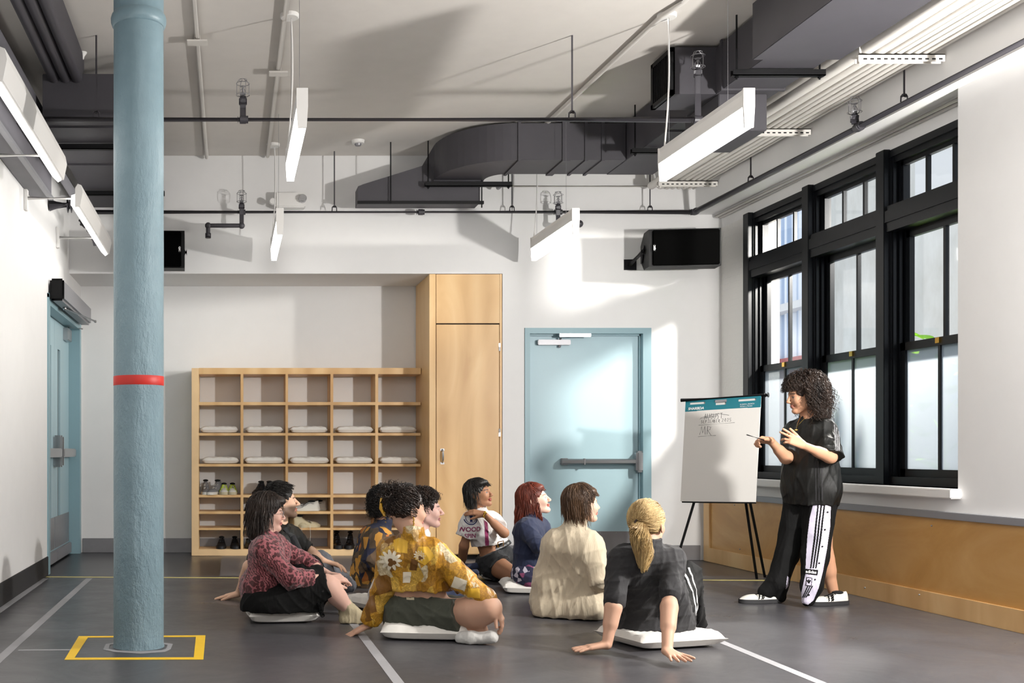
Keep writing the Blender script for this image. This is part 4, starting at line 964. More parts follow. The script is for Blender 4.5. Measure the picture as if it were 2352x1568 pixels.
# head frame: x = its right, y = face, z = up
def head_R(yaw, pitch=0, roll=0):
    y, p, r = map(math.radians, (yaw, pitch, roll))
    f = Vector((math.sin(y)*math.cos(p), math.cos(y)*math.cos(p), math.sin(p))); rt = Vector((math.cos(y), -math.sin(y), 0)); up = rt.cross(f)
    rt, up = rt*math.cos(r)+up*math.sin(r), up*math.cos(r)-rt*math.sin(r)
    return np.array([[rt[i], f[i], up[i]] for i in range(3)])
def head_prims(Fd, c, R, s=1.0, smile=0, male=False, nose=1.0):
    c = npv(c)
    def p(x, y, z): return c+R@(V3(x, y, z)*s)
    def E(q, r, k=.02, mode='+', Q=None): Fd.ell(p(*q), V3(*r)*s, R if Q is None else R@Q, k*s, mode)
    def K(a, b, ra, rb, k=.02, mode='+'): Fd.cone(p(*a), p(*b), ra*s, rb*s, k*s, mode)
    E((0, -.012, .032), (.074, .094, .086)); E((0, .028, -.018), (.060, .060, .082), .03)
    for x in (-1, 1):
        K((x*.050, .0, -.055), (x*.012, .066, -.094), .018 if not male else .022, .016, .03)
        E((x*.034, .066, -.030), (.022, .020, .022), .03)
        K((x*.012, .083, .018), (x*.040, .070, .017), .010, .008, .014)
        E((x*.031, .096, -.004), (.016, .014, .010), .008, '-'); E((x*.031, .0745, -.004), (.0145, .0125, .0125), .004)
        E((x*.010, .100, -.034), (.0065, .009, .0065), .005)
        Q = np.array(Euler((.2, 0, x*.35)).to_matrix()); E((x*.079, -.008, -.010), (.0065, .018, .030), .006, '+', Q); E((x*.083, -.004, -.006), (.004, .009, .016), .005, '-')
        K((x*.022, .082, -.060), (x*.034, .072, -.045+.01*smile), .005, .004, .010, '-') if smile else None
    K((0, .088, .010), (0, .108*nose, -.026), .007, .0095, .010); E((0, .109*nose, -.030), (.009, .009, .008), .006)
    E((0, .0905, -.056), (.020+.005*smile, .010, .0052), .005); E((0, .0885, -.0675), (.018+.004*smile, .010, .0062), .005); K((-.019, .0985, -.0615+.003*smile), (.019, .0985, -.0615+.003*smile), .0016, .0016, .003, '-')
    E((0, .076, -.094), (.020, .017, .014), .015)
    return p
def face_paint(vs, c, R, s, base, lip, brow, iris=(.02, .015, .012), beard=None, blush=None):
    L = (vs-npv(c))@R/s; col = np.tile(np.array(base, np.float32), (len(vs), 1)); x, y, z = np.abs(L[:, 0]), L[:, 1], L[:, 2]
    def m(mask, cc, a=1):
        w_ = (np.clip(mask, 0, 1)*a)[:, None]; col[:] = col*(1-w_)+np.array(cc)*w_
    front = y > .05
    if blush is not None: m((1-((x-.036)**2+(z+.03)**2)/.0005)*front, blush, .35); m((1-((x)**2+(z+.03)**2)/.0002)*front*(y > .095), blush, .3)
    if beard is not None: m(np.clip((-.018-.25*np.maximum(0, .05-x)-z)/.02, 0, 1)*(y > -.012)*(z > -.125)*((x > .022) | (z < -.070) | ((z < -.040) & (z > -.055))), beard, .85)
    m(((1-(x/.026)**2-((z+.061)/.0125)**2) > 0)*front*(y > .078)*1.0, lip, .85)
    m(((np.abs(z-(.0205-.10*np.maximum(0, x-.032)))) < .0042)*(x > .012)*(x < .05)*front*1.0, brow, .8)
    e = (x-.031)**2/.0128**2+(z+.004)**2/.0062**2; m((e < 1)*(y > .07)*1.0, (.33, .30, .28)); m(((x-.031)**2+(z+.004)**2 < .0068**2)*(y > .07)*1.0, iris)
    m(((e >= .9) & (e < 1.35) & (z > -.003))*(y > .066)*1.0, (.03, .02, .02), .8)
    return col
def hand(Fd, w0, d, n, side, curl=(.3, .35, .4, .45), thumb=(.5, .2), s=1.0, spread=.12, k=.006):
    """w0 wrist, d towards the fingers, n back of the hand, side +1: thumb on d x n side"""
    d = npv(Vector(d).normalized()); n = npv(n); n = n-d*(n@d); n /= np.linalg.norm(n); t = np.cross(d, n)*side; w0 = npv(w0)
    P0 = w0+d*.008*s
    for off in (-.026, -.009, .009, .026):
        Fd.cone(P0+t*off*.55*s, P0+d*.078*s+t*off*s, .0145*s, .0115*s, .012)
    Fd.cone(P0+t*.014*s-n*.006*s, P0+d*.04*s+t*.030*s-n*.008*s, .016*s, .013*s, .012)
    tips = []
    for i, (off, L) in enumerate(((.028, .072), (.0095, .080), (-.0095, .074), (-.027, .058))):
        p = P0+d*.080*s+t*off*s; a = curl[i]; ang = -spread*(1.5-i) if False else spread*(1.5-i)/1.5
        dd = d*math.cos(ang)+t*math.sin(ang); r = .0088*s if i < 3 else .0076*s; th = 0
        for j, fr in enumerate((.46, .30, .24)):
            th += a*(.8 if j == 0 else 1.1 if j == 1 else .8); v = dd*math.cos(th)-n*math.sin(th); q = p+v*L*fr*s
            Fd.cone(p, q, r*(1-.07*j), r*(1-.07*(j+1)), k if j == 0 else .003); p = q
        tips.append(p)
    th1, th2 = thumb; p = P0+d*.022*s+t*.026*s-n*.006*s; v = d*math.cos(th1*1.3)+t*math.sin(th1*1.3); v = v-n*th2*.6; v /= np.linalg.norm(v); q = p+v*.036*s; Fd.cone(p, q, .0125*s, .0105*s, .01)
    v2 = v*.95+d*.25-n*th2*.5; v2 /= np.linalg.norm(v2); q2 = q+v2*.030*s; Fd.cone(q, q2, .0102*s, .0092*s, .003); q3 = q2+(v2+d*.15)*.02*s; Fd.cone(q2, q3, .0092*s, .0075*s, .003)
    return tips
def lerp(a, b, t): return npv(a)+(npv(b)-npv(a))*t
def torso(Fd, J, g=0, w=1.0, waist=1.0, hipr=.105, k=.05, chest=0, belly=0):
    sl, sr, hl, hr, nk = (npv(J[q]) for q in ('sl', 'sr', 'hl', 'hr', 'nk')); mh = (hl+hr)/2; up = nk-mh; up /= np.linalg.norm(up); sm = (sl+sr)/2
    lat = sr-sl; lat /= np.linalg.norm(lat); fwd = np.cross(up, lat); fwd = fwd if fwd@npv(J['fwd']) > 0 else -fwd
    Fd.cone(lerp(sl, sr, .12), lerp(sl, sr, .88), (.058+g)*w, (.058+g)*w, k)
    for s_, h_ in ((sl, hl), (sr, hr)):
        a = lerp(s_, sm, .42)-up*.045; wst = lerp(lerp(s_, sm, .45), lerp(h_, mh, .25), .62); Fd.cone(a, wst, (.088+g)*w, (.078*waist+g)*w, k); Fd.cone(wst, lerp(h_, mh, .22), (.078*waist+g)*w, hipr+g, k)
        if chest: c = lerp(s_, sm, .50)-up*.16+fwd*.065*w; Fd.ell(c, V3(.062, .062, .062)*chest+g, None, .03)
    if belly: Fd.ell(lerp(sm, mh, .68)+fwd*.05, V3(.12, .10, .12)*belly+g, None, .05)
    Fd.cone(sm+up*.02, nk, .06+g, .05+g*.6, .04)
def tube_hair(b, pts, r, n=4):
    b.tube(pts, [r*(1-.6*(i/(len(pts)-1))**2) for i in range(len(pts))], n, False)
def make_hair(root, c, R, s, m, style, seed=0, n=420, region=None, length=.14, curl=0, comb=(0, -.3, -1), gravity=.5, vol=.018, rad=.0032, extra=None, cap=(.080, .100, .094), fringe=.0, target=None, face=(.04, .055)):
    """cap mesh grown as a field plus flowing locks; one mesh"""
    rs = np.random.RandomState(seed); c = npv(c); n = int(n*2.0); rad *= .62
    def p(v): return c+R@(npv(v)*s)
    Fd = Field(c-.26*s, c+.26*s, .006); cp = V3(*cap)
    Fd.ell(p((0, -.014, .036)), cp*s, R, .01)
    if extra: extra(Fd, p, R, s)
    Fd.ell(p((0, .112, -.045)), V3(.088, .080, .108)*s, R, .012, '-')
    Fd.cone(p((-.0, .06, -.16)), p((0, .02, -.16)), .09*s, .09*s, .01, '-')
    for x in (-1, 1): Fd.ell(p((x*.085, .015, -.02)), V3(.03, .03, .045)*s, R, .008, '-')
    Fd.warp(lambda x, y, z: -.004*(np.sin(x*170+3*np.sin(z*90))*np.sin(z*150+seed)+np.sin(y*160+x*60)) if curl else -.002*np.sin((x*R[0, 0]+y*R[1, 0])*420+6*np.sin(z*30)))
    vs, F_ = Fd.mesh()
    b = MB(); cen = V3(0, -.014, .036); cmb = npv(comb)
    reg = region or (lambda d: d[1] < .25+.9*d[2] or d[2] > .62)
    k = 0; tries = 0
    gvec = R.T@V3(0, 0, -1)
    while k < n and tries < n*20:
        tries += 1; d = rs.normal(size=3); d /= np.linalg.norm(d)
        if d[2] < -.62 or not reg(d): continue
        k += 1; q = cen+d*cp*(1.0+rs.uniform(0, .03)); L = length*rs.uniform(.7, 1.15); ns = 17 if curl else 10; st = L/ns; pts = [p(q)]; ph = rs.uniform(0, 6.28); vel = cmb+rs.normal(size=3)*.15
        if q[1] > face[0] and q[2] < face[1]: k -= 1; continue
        sty = style(d) if callable(style) else None
        tg = npv(target)+rs.normal(size=3)*.006 if target is not None else None
        if sty is not None: vel = npv(sty)+rs.normal(size=3)*.12
        off = vol*rs.uniform(.1, 1)
        for i in range(ns):
            nr = (q-cen)/cp**2; nr /= np.linalg.norm(nr); v = vel+gvec*gravity*(.3+i/ns); rel = (q-cen)/cp; inside = (rel@rel) < (1+off/.09)**2
            if inside: v = v-nr*min(0, v@nr)-nr*(v@nr)*.6*(0 if (v@nr) < 0 else 1)
            if tg is not None: q = q+(tg-q)/(ns-i)
            else: v /= max(1e-6, np.linalg.norm(v)); q = q+v*st
            if q[1] > face[0] and q[2] < face[1]-.02*(k % 3)/3: break
            rel = (q-cen)/cp; rr = math.sqrt(rel@rel); tgt = 1+off/.09*min(1, (i+1)/3)*(1 if tg is None else 1-i/ns)
            if rr < tgt: q = cen+(q-cen)*tgt/rr
            q2 = q
            if curl: a = ph+i*1.15; u1, v1 = frame(v)[1:]; q2 = q+(npv(u1)*math.cos(a)+npv(v1)*math.sin(a))*curl*(.4+.6*i/ns)
            pts.append(p(q2))
        if len(pts) > 2: tube_hair(b, pts, rad*s*rs.uniform(.7, 1.3))
    off_ = len(vs); V_ = np.concatenate([vs, npv([tuple(v) for v in b.v]).reshape(-1, 3)]) if b.v else vs
    f2 = np.array(b.f, dtype=np.int64).reshape(-1, 4)+off_ if b.f else np.zeros((0, 4), int)
    return fast_mesh('hair', V_, np.concatenate([F_, f2]), m, root)
def decal(txt_vf, target, origin, direction, xax, yax, m, name, root, off=.0015):
    """lay flat lettering or shapes onto a garment along a direction"""
    dg = bpy.context.evaluated_depsgraph_get(); me = target.data; org = wpos(root)
    bvh = BVHTree.FromPolygons([v.co+org for v in me.vertices], [list(p.vertices) for p in me.polygons]); vs, fs = txt_vf; out = []; ok = []
    d = Vector(direction).normalized(); X_, Y_ = Vector(xax), Vector(yax); origin = Vector(origin)
    for v in vs:
        q = origin+X_*v[0]+Y_*v[1]-d*.5; hit = bvh.ray_cast(q, d, 1.5)
        if hit[0] is None: out.append(q); ok.append(False)
        else: out.append(hit[0]-d*(off+.0006*(1 if (len(v) > 2 and v[2] > 0) else 0))); ok.append(True)
    fs = [f for f in fs if all(ok[i] for i in f)]
    return MB().add(out, fs).build(name, m, root)
def grid_shape(outline, step=.006):
    step = min(step, .0022)
    """fill a 2-D outline (list of points) with small quads, for decals"""
    xs = [p[0] for p in outline]; ys = [p[1] for p in outline]; vs = []; fs = []; idx = {}
    def inside(x, y):
        r = False; n = len(outline); j = n-1
        for i in range(n):
            xi, yi = outline[i]; xj, yj = outline[j]
            if (yi > y) != (yj > y) and x < (xj-xi)*(y-yi)/(yj-yi)+xi: r = not r
            j = i
        return r
    nx = int((max(xs)-min(xs))/step)+1; ny = int((max(ys)-min(ys))/step)+1
    for i in range(nx):
        for j in range(ny):
            x, y = min(xs)+i*step, min(ys)+j*step
            if inside(x+step/2, y+step/2):
                q = []
                for a, b_ in ((0, 0), (1, 0), (1, 1), (0, 1)):
                    key = (i+a, j+b_)
                    if key not in idx: idx[key] = len(vs); vs.append((x+a*step, y+b_*step, 1))
                    q.append(idx[key])
                fs.append(tuple(q))
    return vs, fs

# skin, hair and cloth
def skin_mat(name, rough=.58):
    m, t = tm(name, rough=rough, sub=.10, spec=.35); at = t.n('Attribute'); at.attribute_name = 'Col'; t.l(at.outputs['Color'], t.b.inputs['Base Color']); t.bump(t.noise(260, 3), .06, .001)
skin_mat('skin')
def hair_mat(name, a, b_, rough=.45):
    m, t = tm(name, rough=rough, spec=.4); t.bump(t.noise(140, 3, (1, 1, .12)), .8, .004); t.l(t.ramp(t.noise(18, 4, (1, 1, .3)), [(.3, srgb(a)), (.7, srgb(b_))]), t.b.inputs['Base Color'])
hair_mat('hair_black', '0E0C0B', '1E1916'); hair_mat('hair_dark', '1A1310', '34261D'); hair_mat('hair_brown', '3B2A1E', '6A4E36'); hair_mat('hair_red', '4A1A10', '7E3520'); hair_mat('hair_blond', '84683F', 'CFB27C', .5); hair_mat('hair_curly', '140F0D', '3A2A20', .35)
def cloth(name, c, rough=.85, weave=500, **kw):
    kw2 = kw.pop('wr', (7, .5)); m, t = tm(name, col=c, rough=rough, sheen=kw.pop('sheen', .08), vary=kw.pop('vary', .05), **kw); t.bump(t.math('ADD', t.math('MULTIPLY', t.noise(weave, 2), .06), t.noise(kw2[0], 3, (1, 1, .35), .5, 1.5)), kw2[1], .03); return m
cloth('cloth_charcoal', '222123', sheen=.04); cloth('cloth_cream', 'C3B59E', vary=.04); cloth('cloth_navy', '1B2440'); cloth('cloth_black', '080808', sheen=0, spec=.25); cloth('cloth_black_shine', '0D0D0B', .5, sheen=0, spec=.35); cloth('cloth_olive', '414338', vary=.08); cloth('cloth_jeans', '1D2741'); cloth('cloth_white', 'DCDAD8'); cloth('cloth_sock_beige', 'A89B7E', weave=300); cloth('cloth_sock_white', 'C4C2BE', weave=300); cloth('cloth_sock_navy', '27304A', weave=300); cloth('cloth_denim_dark', '17191D', vary=.18); cloth('cloth_lilac', 'C6C0D2', .5); cloth('cloth_grey', '55565C')
m, t = tm('corduroy', rough=.9, sheen=.2); wv = t.n('TexWave', Scale=95, Distortion=.4, _bands_direction='X'); t.l(t.co(), wv.inputs['Vector']); t.bump(t.math('ADD', t.math('MULTIPLY', wv.outputs['Fac'], .022), t.noise(5, 3, (1, 1, .3), .5, 1.8)), .55, .035); t.b.inputs['Base Color'].default_value = (*srgb('C2B49C'), 1)
# red velvet burnout: dark cells on pink ground
m, t = tm('cloth_leopard', rough=.75, sheen=.3)
vo = t.n('TexVoronoi', Scale=46, Randomness=1, _feature='F1'); mp = t.n('TexNoise', Scale=9, Detail=2); t.l(t.co(), mp.inputs['Vector']); mv = t.n('VectorMath', _operation='MULTIPLY_ADD'); t.l(mp.outputs['Color'], mv.inputs[0]); mv.inputs[1].default_value = (.10, .10, .10); t.l(t.co((1, 1, .8)), mv.inputs[2]); t.l(mv.outputs[0], vo.inputs['Vector'])
wz = t.n('TexWave', Scale=22, Distortion=8, Detail=2); wz.inputs['Detail Scale'].default_value = 2; t.l(t.co((1, 1, 1), (0, .5, 0)), wz.inputs['Vector'])
cel = t.math('LESS_THAN', vo.outputs['Distance'], .56); zeb = t.math('GREATER_THAN', wz.outputs['Fac'], .5); sel = t.math('GREATER_THAN', t.noise(5.5, 1), .52); mk = t.mix(sel, (0, 0, 0), (1, 1, 1)); f = t.n('Mix', _data_type='FLOAT'); t.l(sel, f.inputs[0]); t.l(cel, f.inputs[2]); t.l(zeb, f.inputs[3])
t.l(t.mix(f.outputs[0], srgb('945056'), srgb('420A10')), t.b.inputs['Base Color']); t.bump(t.math('ADD', t.math('MULTIPLY', f.outputs[0], .06), t.noise(7, 3, (1, 1, .35), .5, 1.5)), .5, .03)
# camouflage-like brown, ochre and navy knit
m, t = tm('cloth_camo', rough=.9)
vo = t.n('TexVoronoi', Scale=22, Randomness=1); t.l(t.co((1, 1, .6)), vo.inputs['Vector']); bw = t.n('RGBToBW'); t.l(vo.outputs['Color'], bw.inputs[0])
t.l(t.ramp(bw.outputs[0], [(0, srgb('4A3B2C')), (.28, srgb('1E2136')), (.45, srgb('5A4734')), (.60, srgb('C08A3A')), (.72, srgb('3C3328')), (.86, srgb('A8642A'))], 'CONSTANT'), t.b.inputs['Base Color']); t.bump(t.noise(300, 3), .3, .002)
# mustard photo-collage print: patches of gold, amber, cream and brown
m, t = tm('cloth_mustard', rough=.42, spec=.5)
vo = t.n('TexVoronoi', Scale=12, Randomness=.9, _distance='CHEBYCHEV'); t.l(t.co((1, 1, .8), (0, .25, 0)), vo.inputs['Vector']); bw = t.n('RGBToBW'); t.l(vo.outputs['Color'], bw.inputs[0])
pc = t.ramp(bw.outputs[0], [(0, srgb('A8771C')), (.22, srgb('C79326')), (.40, srgb('7E5312')), (.50, srgb('DDB24A')), (.62, srgb('CFC09C')), (.72, srgb('B8841E')), (.84, srgb('C9A870'))], 'CONSTANT')
wn = t.noise(26, 6, (1, 1, 1), .6, 2.5); fig = t.ramp(wn, [(.44, (0, 0, 0)), (.50, (1, 1, 1)), (.60, (1, 1, 1)), (.64, (0, 0, 0))])
f2 = t.math('MULTIPLY', fig, .45); t.l(t.mix(f2, pc, srgb('6E4510')), t.b.inputs['Base Color']); t.bump(t.noise(8, 3, (1, 1, .35), .5, 1.5), .5, .03)
# white print tee and colourful tee
mat('print_purple', '8C2E5C', .7); mat('print_navy', '1C2A5E', .7); mat('print_cream', 'E4D9C2', .6); mat('print_amber', 'D9A92E', .5); mat('print_brown', '6B430F', .6); mat('belt_black', '121212', .4); mat('brown_leather', '8A5A34', .5); mat('claw_yellow', 'D8A21A', .3); mat('hair_tie', '2A1712', .7)
m, t = tm('cloth_festive', rough=.85); vo = t.n('TexVoronoi', Scale=30); t.l(t.co(), vo.inputs['Vector']); bw = t.n('RGBToBW'); t.l(vo.outputs['Color'], bw.inputs[0]); t.l(t.ramp(bw.outputs[0], [(0, srgb('23253F')), (.4, srgb('7A3A5A')), (.55, srgb('B9B3C0')), (.68, srgb('1B1D33')), (.85, srgb('6C7FA8'))], 'CONSTANT'), t.b.inputs['Base Color'])
SKIN_T = srgb((186, 144, 122)); SKIN_P = srgb((204, 164, 148)); SKIN_B = srgb((158, 114, 86)); SKIN_L = srgb((196, 154, 130))
def bounds(J, pad=.2):
    A = np.array([npv(v) for k_, v in J.items() if k_ not in ('fwd',)]); return A.min(0)-pad, A.max(0)+pad
def person(label, loc, group=None): return thing('person', label, 'person', loc, group)
def finish_body(root, Fd, c, R, s, base, lip, brow, **kw):
    vs, F_ = Fd.mesh(); return fast_mesh('body', vs, F_, 'skin', root, face_paint(vs, c, R, s, base, lip, brow, **kw))
def garment(root, name, Fd, m, fold=None):
    if fold: Fd.warp(fold)
    vs, F_ = Fd.mesh(); return fast_mesh(name, vs, F_, m, root)
def limb(Fd, a, b, c, ra, rb, rc, k=.02):
    Fd.cone(a, b, ra, rb, k); Fd.cone(b, c, rb, rc, k)
def sleeve(Fd, a, b, ra, rb, t=1.0, k=.02, rings=0):
    """tube of cloth from a towards b, open flat end at fraction t"""
    e = lerp(a, b, t); Fd.cone(a, lerp(a, b, t+.25), ra, rb, k, cut=[(e, npv(b)-npv(a))])
    if rings:
        d = npv(b)-npv(a)
        for i in range(rings):
            q = lerp(a, b, t-.06-.07*i); r = ra+(rb-ra)*min(1, (t-.06-.07*i)); u = d/np.linalg.norm(d)*.003; Fd.cone(q-u, q+u, r+.001, r+.001, .006)
def foot(Fd, ank, d, up=(0, 0, 1), L=.23, s=1.0, g=0, k=.02):
    ank = npv(ank); d = npv(Vector(d).normalized()); up = npv(up); heel = ank-up*.045*s-d*.03*s; ball = ank-up*.05*s+d*(L*.55)*s; toe = ank-up*.055*s+d*(L*.74)*s
    Fd.cone(ank, heel, .036*s+g, .033*s+g, k); Fd.cone(heel, ball, .034*s+g, .033*s+g, k); Fd.cone(ank, lerp(ank, ball, .8), .036*s+g, .026*s+g, k); Fd.cone(ball, toe, .034*s+g, .022*s+g, k)
    s_ = np.cross(d, up); Fd.cone(ball+s_*.016, toe+s_*.016-d*.01, .025*s+g, .018*s+g, k); Fd.cone(ball-s_*.02, toe-s_*.02-d*.025, .024*s+g, .016*s+g, k)
# ------------------------------------------------------------------ the ten people
def bunch(b, path, radii, n, rad, seed, wav=.006, flat=1.0):
    rs = np.random.RandomState(seed); path = [npv(p) for p in path]
    m_ = len(path); ts = np.linspace(0, 1, 15)
    def at(t): x = t*(m_-1); i = min(m_-2, int(x)); f = x-i; f2 = f; return path[i]*(1-f2)+path[i+1]*f2, radii[i]*(1-f)+radii[min(i+1, m_-1)]*f
    for k in range(n):
        a, q = rs.uniform(0, 6.28), math.sqrt(rs.uniform(.05, 1)); L = rs.uniform(.75, 1.0); ph = rs.uniform(0, 6.28); pts = []
        for t in ts:
            c_, r = at(t*L); pts.append(c_+V3(math.cos(a)*q*r+wav*math.sin(t*9+ph), math.sin(a)*q*r*flat+wav*math.cos(t*8+ph), wav*.5*math.sin(t*14+ph)))
        tube_hair(b, pts, rad*rs.uniform(.7, 1.3))
def glasses(root, p, R):
    b = MB()
    for x in (-1, 1):
        b.tube([p(x*.033+.023*math.cos(a), .104-.006*abs(math.cos(a)), -.004+.019*math.sin(a)) for a in [k*PI/10 for k in range(21)]], .0016, 6)
        b.tube([p(x*.056, .098, 0), p(x*.078, .03, .002), p(x*.080, -.01, -.002)], .0014, 6)
    b.tube([p(-.010, .105, .002), p(.010, .105, .002)], .0014, 6); return b.build('glasses', 'steel_dark', root, True)
def headset(J, yaw, pitch=0, roll=0, s=1.0):
    c = npv(J['hd']); R = head_R(yaw+math.degrees(math.atan2(c[0], c[1])), pitch, roll)   # yaw is told from the camera's line of sight
    return c, R, (lambda x, y, z: c+R@(V3(x, y, z)*s))
def base_body(J, s, c, R, h=.0045, male=False, smile=0, nose=1.0, neck_r=.050, arms=True, armr=(.046, .036, .025), legs=True, legr=(.082, .055, .038), pad=.17, w=.92, waist=1.0, chest=0, belly=0, hipr=.10):
    lo, hi = bounds(J, pad); lo[2] = max(lo[2], -.01) if True else lo[2]
    Fd = Field(lo, hi, h); head_prims(Fd, c, R, s, smile, male, nose)
    nb = c+R@(V3(0, -.030, -.055)*s); Fd.cone(nb, J['nk'], neck_r*s, neck_r*s*1.08, .02)
    torso(Fd, J, -.012, w, waist, hipr, chest=chest, belly=belly)
    if arms:
        for q in 'lr':
            limb(Fd, J['s'+q], J['e'+q], J['w'+q], armr[0], armr[1], armr[2], .02)
            Fd.cone(lerp(J['e'+q], J['w'+q], .05), lerp(J['e'+q], J['w'+q], .45), armr[1]*1.08, armr[1]*.95, .02)
    if legs:
        for q in 'lr':
            if 'k'+q in J:
                limb(Fd, J['h'+q], J['k'+q], J['a'+q], legr[0], legr[1], legr[2], .03)
                a, b_ = J['k'+q], J['a'+q]; Fd.cone(lerp(a, b_, .18), lerp(a, b_, .42), legr[1]*.98, legr[1]*.9, .03)
    return Fd
def cf(J, h=.0055, pad=.2):
    lo, hi = bounds(J, pad); lo[2] = max(lo[2], -.01); return Field(lo, hi, h)

# ---- 1: ponytail, charcoal sweater, nearest the camera
J = dict(sl=P(1424, 1284, 5.62), sr=P(1546, 1284, 5.62), nk=P(1489, 1250, 5.62), hl=P(1468, 1420, 5.80), hr=P(1550, 1420, 5.80), el=P(1409, 1393, 5.52), er=P(1537, 1393, 5.44), wl=P(1394, 1480, 5.47), wr=P(1532, 1494, 5.27),
         kl=P(1440, 1370, 6.15), kr=P(1574, 1322, 6.12), al=P(1510, 1440, 6.25), ar=P(1600, 1436, 6.25), hd=P(1487, 1205, 5.64), fwd=(.2, 1, 0))
rt = person('blond ponytailed person in charcoal sweater leaning back on both hands', (J['hl']+J['hr'])/2*Vector((1, 1, 0)))
c, R, hp = headset(J, 26, 6)
Fd = base_body(J, 1, c, R)
hand(Fd, J['wl'], (-1, .03, -.16), (-.15, 0, 1), 1, (.02, .02, .05, .08), (.35, .1), 1.02, .16); hand(Fd, J['wr'], (.03, -1, -.10), (0, -.1, 1), -1, (.03, .02, .03, .06), (.8, .1), 1.0, .26)
finish_body(rt, Fd, c, R, 1, SKIN_L, srgb((180, 110, 95)), srgb((130, 95, 60)))
G_ = cf(J); torso(G_, J, .012, 1.0, 1.05, .112); G_.cone(P(1490, 1252, 5.62), lerp(J['nk'], J['hd'], .45), .066, .064, .015, cut=[(lerp(J['nk'], J['hd'], .30), (0, 0, 1))])
G_.ell(P(1500, 1445, 5.80), (.19, .15, .09), None, .05); G_.ell(P(1575, 1455, 5.9), (.07, .13, .06), None, .04)
sleeve(G_, J['sl'], J['el'], .060, .050, .93, .03, 3); sleeve(G_, J['sr'], J['er'], .060, .050, .78, .03, 3)
G_.clip((0, 0, .058), (0, 0, -1)); garment(rt, 'sweater', G_, 'cloth_charcoal', folds(5, .007, .9, (1, 0, .3)))
T_ = cf(J, .006); 
for q in 'lr': T_.cone(J['h'+q], J['k'+q], .105, .078, .03); T_.cone(J['k'+q], J['a'+q], .078, .055, .03, cut=[(J['a'+q], npv(J['a'+q])-npv(J['k'+q]))])
T_.ell(P(1590, 1380, 6.1), (.05, .1, .15), None, .04)
tro = garment(rt, 'trousers', T_, 'cloth_black', folds(8, .008))
for dx in (0, 14): decal(grid_shape([(-.005, -.13), (.005, -.13), (.005, .14), (-.005, .14)], .005), tro, P(1585+dx, 1355+dx, 5.9), (0, 1, 0), (1, 0, .0), (.15, 0, 1), 'cloth_white', 'stripe', rt)
B_ = Field(npv(J['al'])-.25, npv(J['ar'])+.35, .006); foot(B_, J['ar'], (.2, 1, 0), g=.003); foot(B_, J['al'], (.4, 1, 0), g=.003); B_.clip((0, 0, .003), (0, 0, -1)); garment(rt, 'socks', B_, 'cloth_black')
tie = V3(-.0, -.112, .030)
make_hair(rt, c, R, 1, 'hair_blond', None, 1, 1100, lambda d: d[1] < .8, .13, 0, vol=.012, rad=.0024, cap=(.082, .102, .096), target=tie+V3(0, .004, 0), face=(.06, .05))
b = MB(); tp = hp(*tie); bunch(b, [tp, tp+V3(-.005, -.035, -.02), tp+V3(.0, -.050, -.08), tp+V3(.02, -.045, -.16), tp+V3(.025, -.035, -.25)], [.012, .032, .046, .040, .010], 560, .0020, 4, .015, .8)
b.build('ponytail', 'hair_blond', rt, True); MB().tube([tp+V3(.014*math.cos(a), -.012, .014*math.sin(a)) for a in np.linspace(0, 6.3, 14)], .005, 8).build('hair_tie', 'hair_tie', rt, True)

# ---- 2: mustard printed shirt, olive shorts
J = dict(sl=P(893, 1262, 5.98), sr=P(1003, 1270, 5.88), nk=P(948, 1222, 5.90), hl=P(932, 1412, 6.02), hr=P(1008, 1412, 5.95), el=P(880, 1350, 6.0), er=P(1062, 1332, 5.82), wl=P(848, 1434, 6.05), wr=P(1134, 1388, 5.76),
         kl=P(1040, 1425, 6.22), kr=P(1122, 1398, 5.76), al=P(1078, 1468, 5.80), ar=P(1040, 1462, 6.0), hd=P(935, 1172, 5.93), fwd=(.6, .8, 0))
rt = person('cross legged person in mustard printed shirt and olive shorts, curly hair pinned up', (J['hl']+J['hr'])/2*Vector((1, 1, 0)))
c, R, hp = headset(J, 62, 0)
Fd = base_body(J, 1, c, R, legr=(.092, .058, .040), waist=1.05, belly=.9, hipr=.115)
Fd.cone(J['kr'], lerp(J['kr'], J['hr'], .3), .062, .080, .03); Fd.cone(J['ar'], P(1100, 1450, 5.86), .045, .05, .03)
hand(Fd, J['wl'], (-.85, -.1, -.42), (-.3, 0, 1), 1, (.02, .05, .1, .12), (.4, .1), 1.0, .1); hand(Fd, J['wr'], (.45, -.15, -.9), (.85, -.4, .4), 1, (.35, .45, .5, .55), (.3, .4), 1.0, .05)
finish_body(rt, Fd, c, R, 1, SKIN_L, srgb((165, 95, 85)), srgb((40, 28, 22)))
G_ = cf(J); torso(G_, J, .014, 1.04, 1.06, .11); G_.clip(P(950, 1352, 6), (0.02, 0, -1)); G_.cone(J['nk'], lerp(J['nk'], J['hd'], .5), .062, .062, .012, cut=[(lerp(J['nk'], J['hd'], .20), (0, .2, 1))])
sleeve(G_, J['sl'], J['el'], .064, .054, 1.1, .03); G_.cone(J['el'], J['wl'], .056, .046, .03, cut=[(lerp(J['el'], J['wl'], .93), npv(J['wl'])-npv(J['el']))]); G_.cone(lerp(J['el'], J['wl'], .55), lerp(J['el'], J['wl'], .8), .05, .052, .03)
sleeve(G_, J['sr'], J['er'], .068, .064, 1.1, .03); G_.cone(J['er'], J['wr'], .064, .046, .03, cut=[(lerp(J['er'], J['wr'], .86), npv(J['wr'])-npv(J['er']))]); G_.cone(lerp(J['er'], J['wr'], .70), lerp(J['er'], J['wr'], .82), .052, .05, .02)
shirt = garment(rt, 'shirt', G_, 'cloth_mustard', folds(12, .007, .9, (.2, 0, 1)))
T_ = cf(J, .0055); mh = lerp(J['hl'], J['hr'], .5)
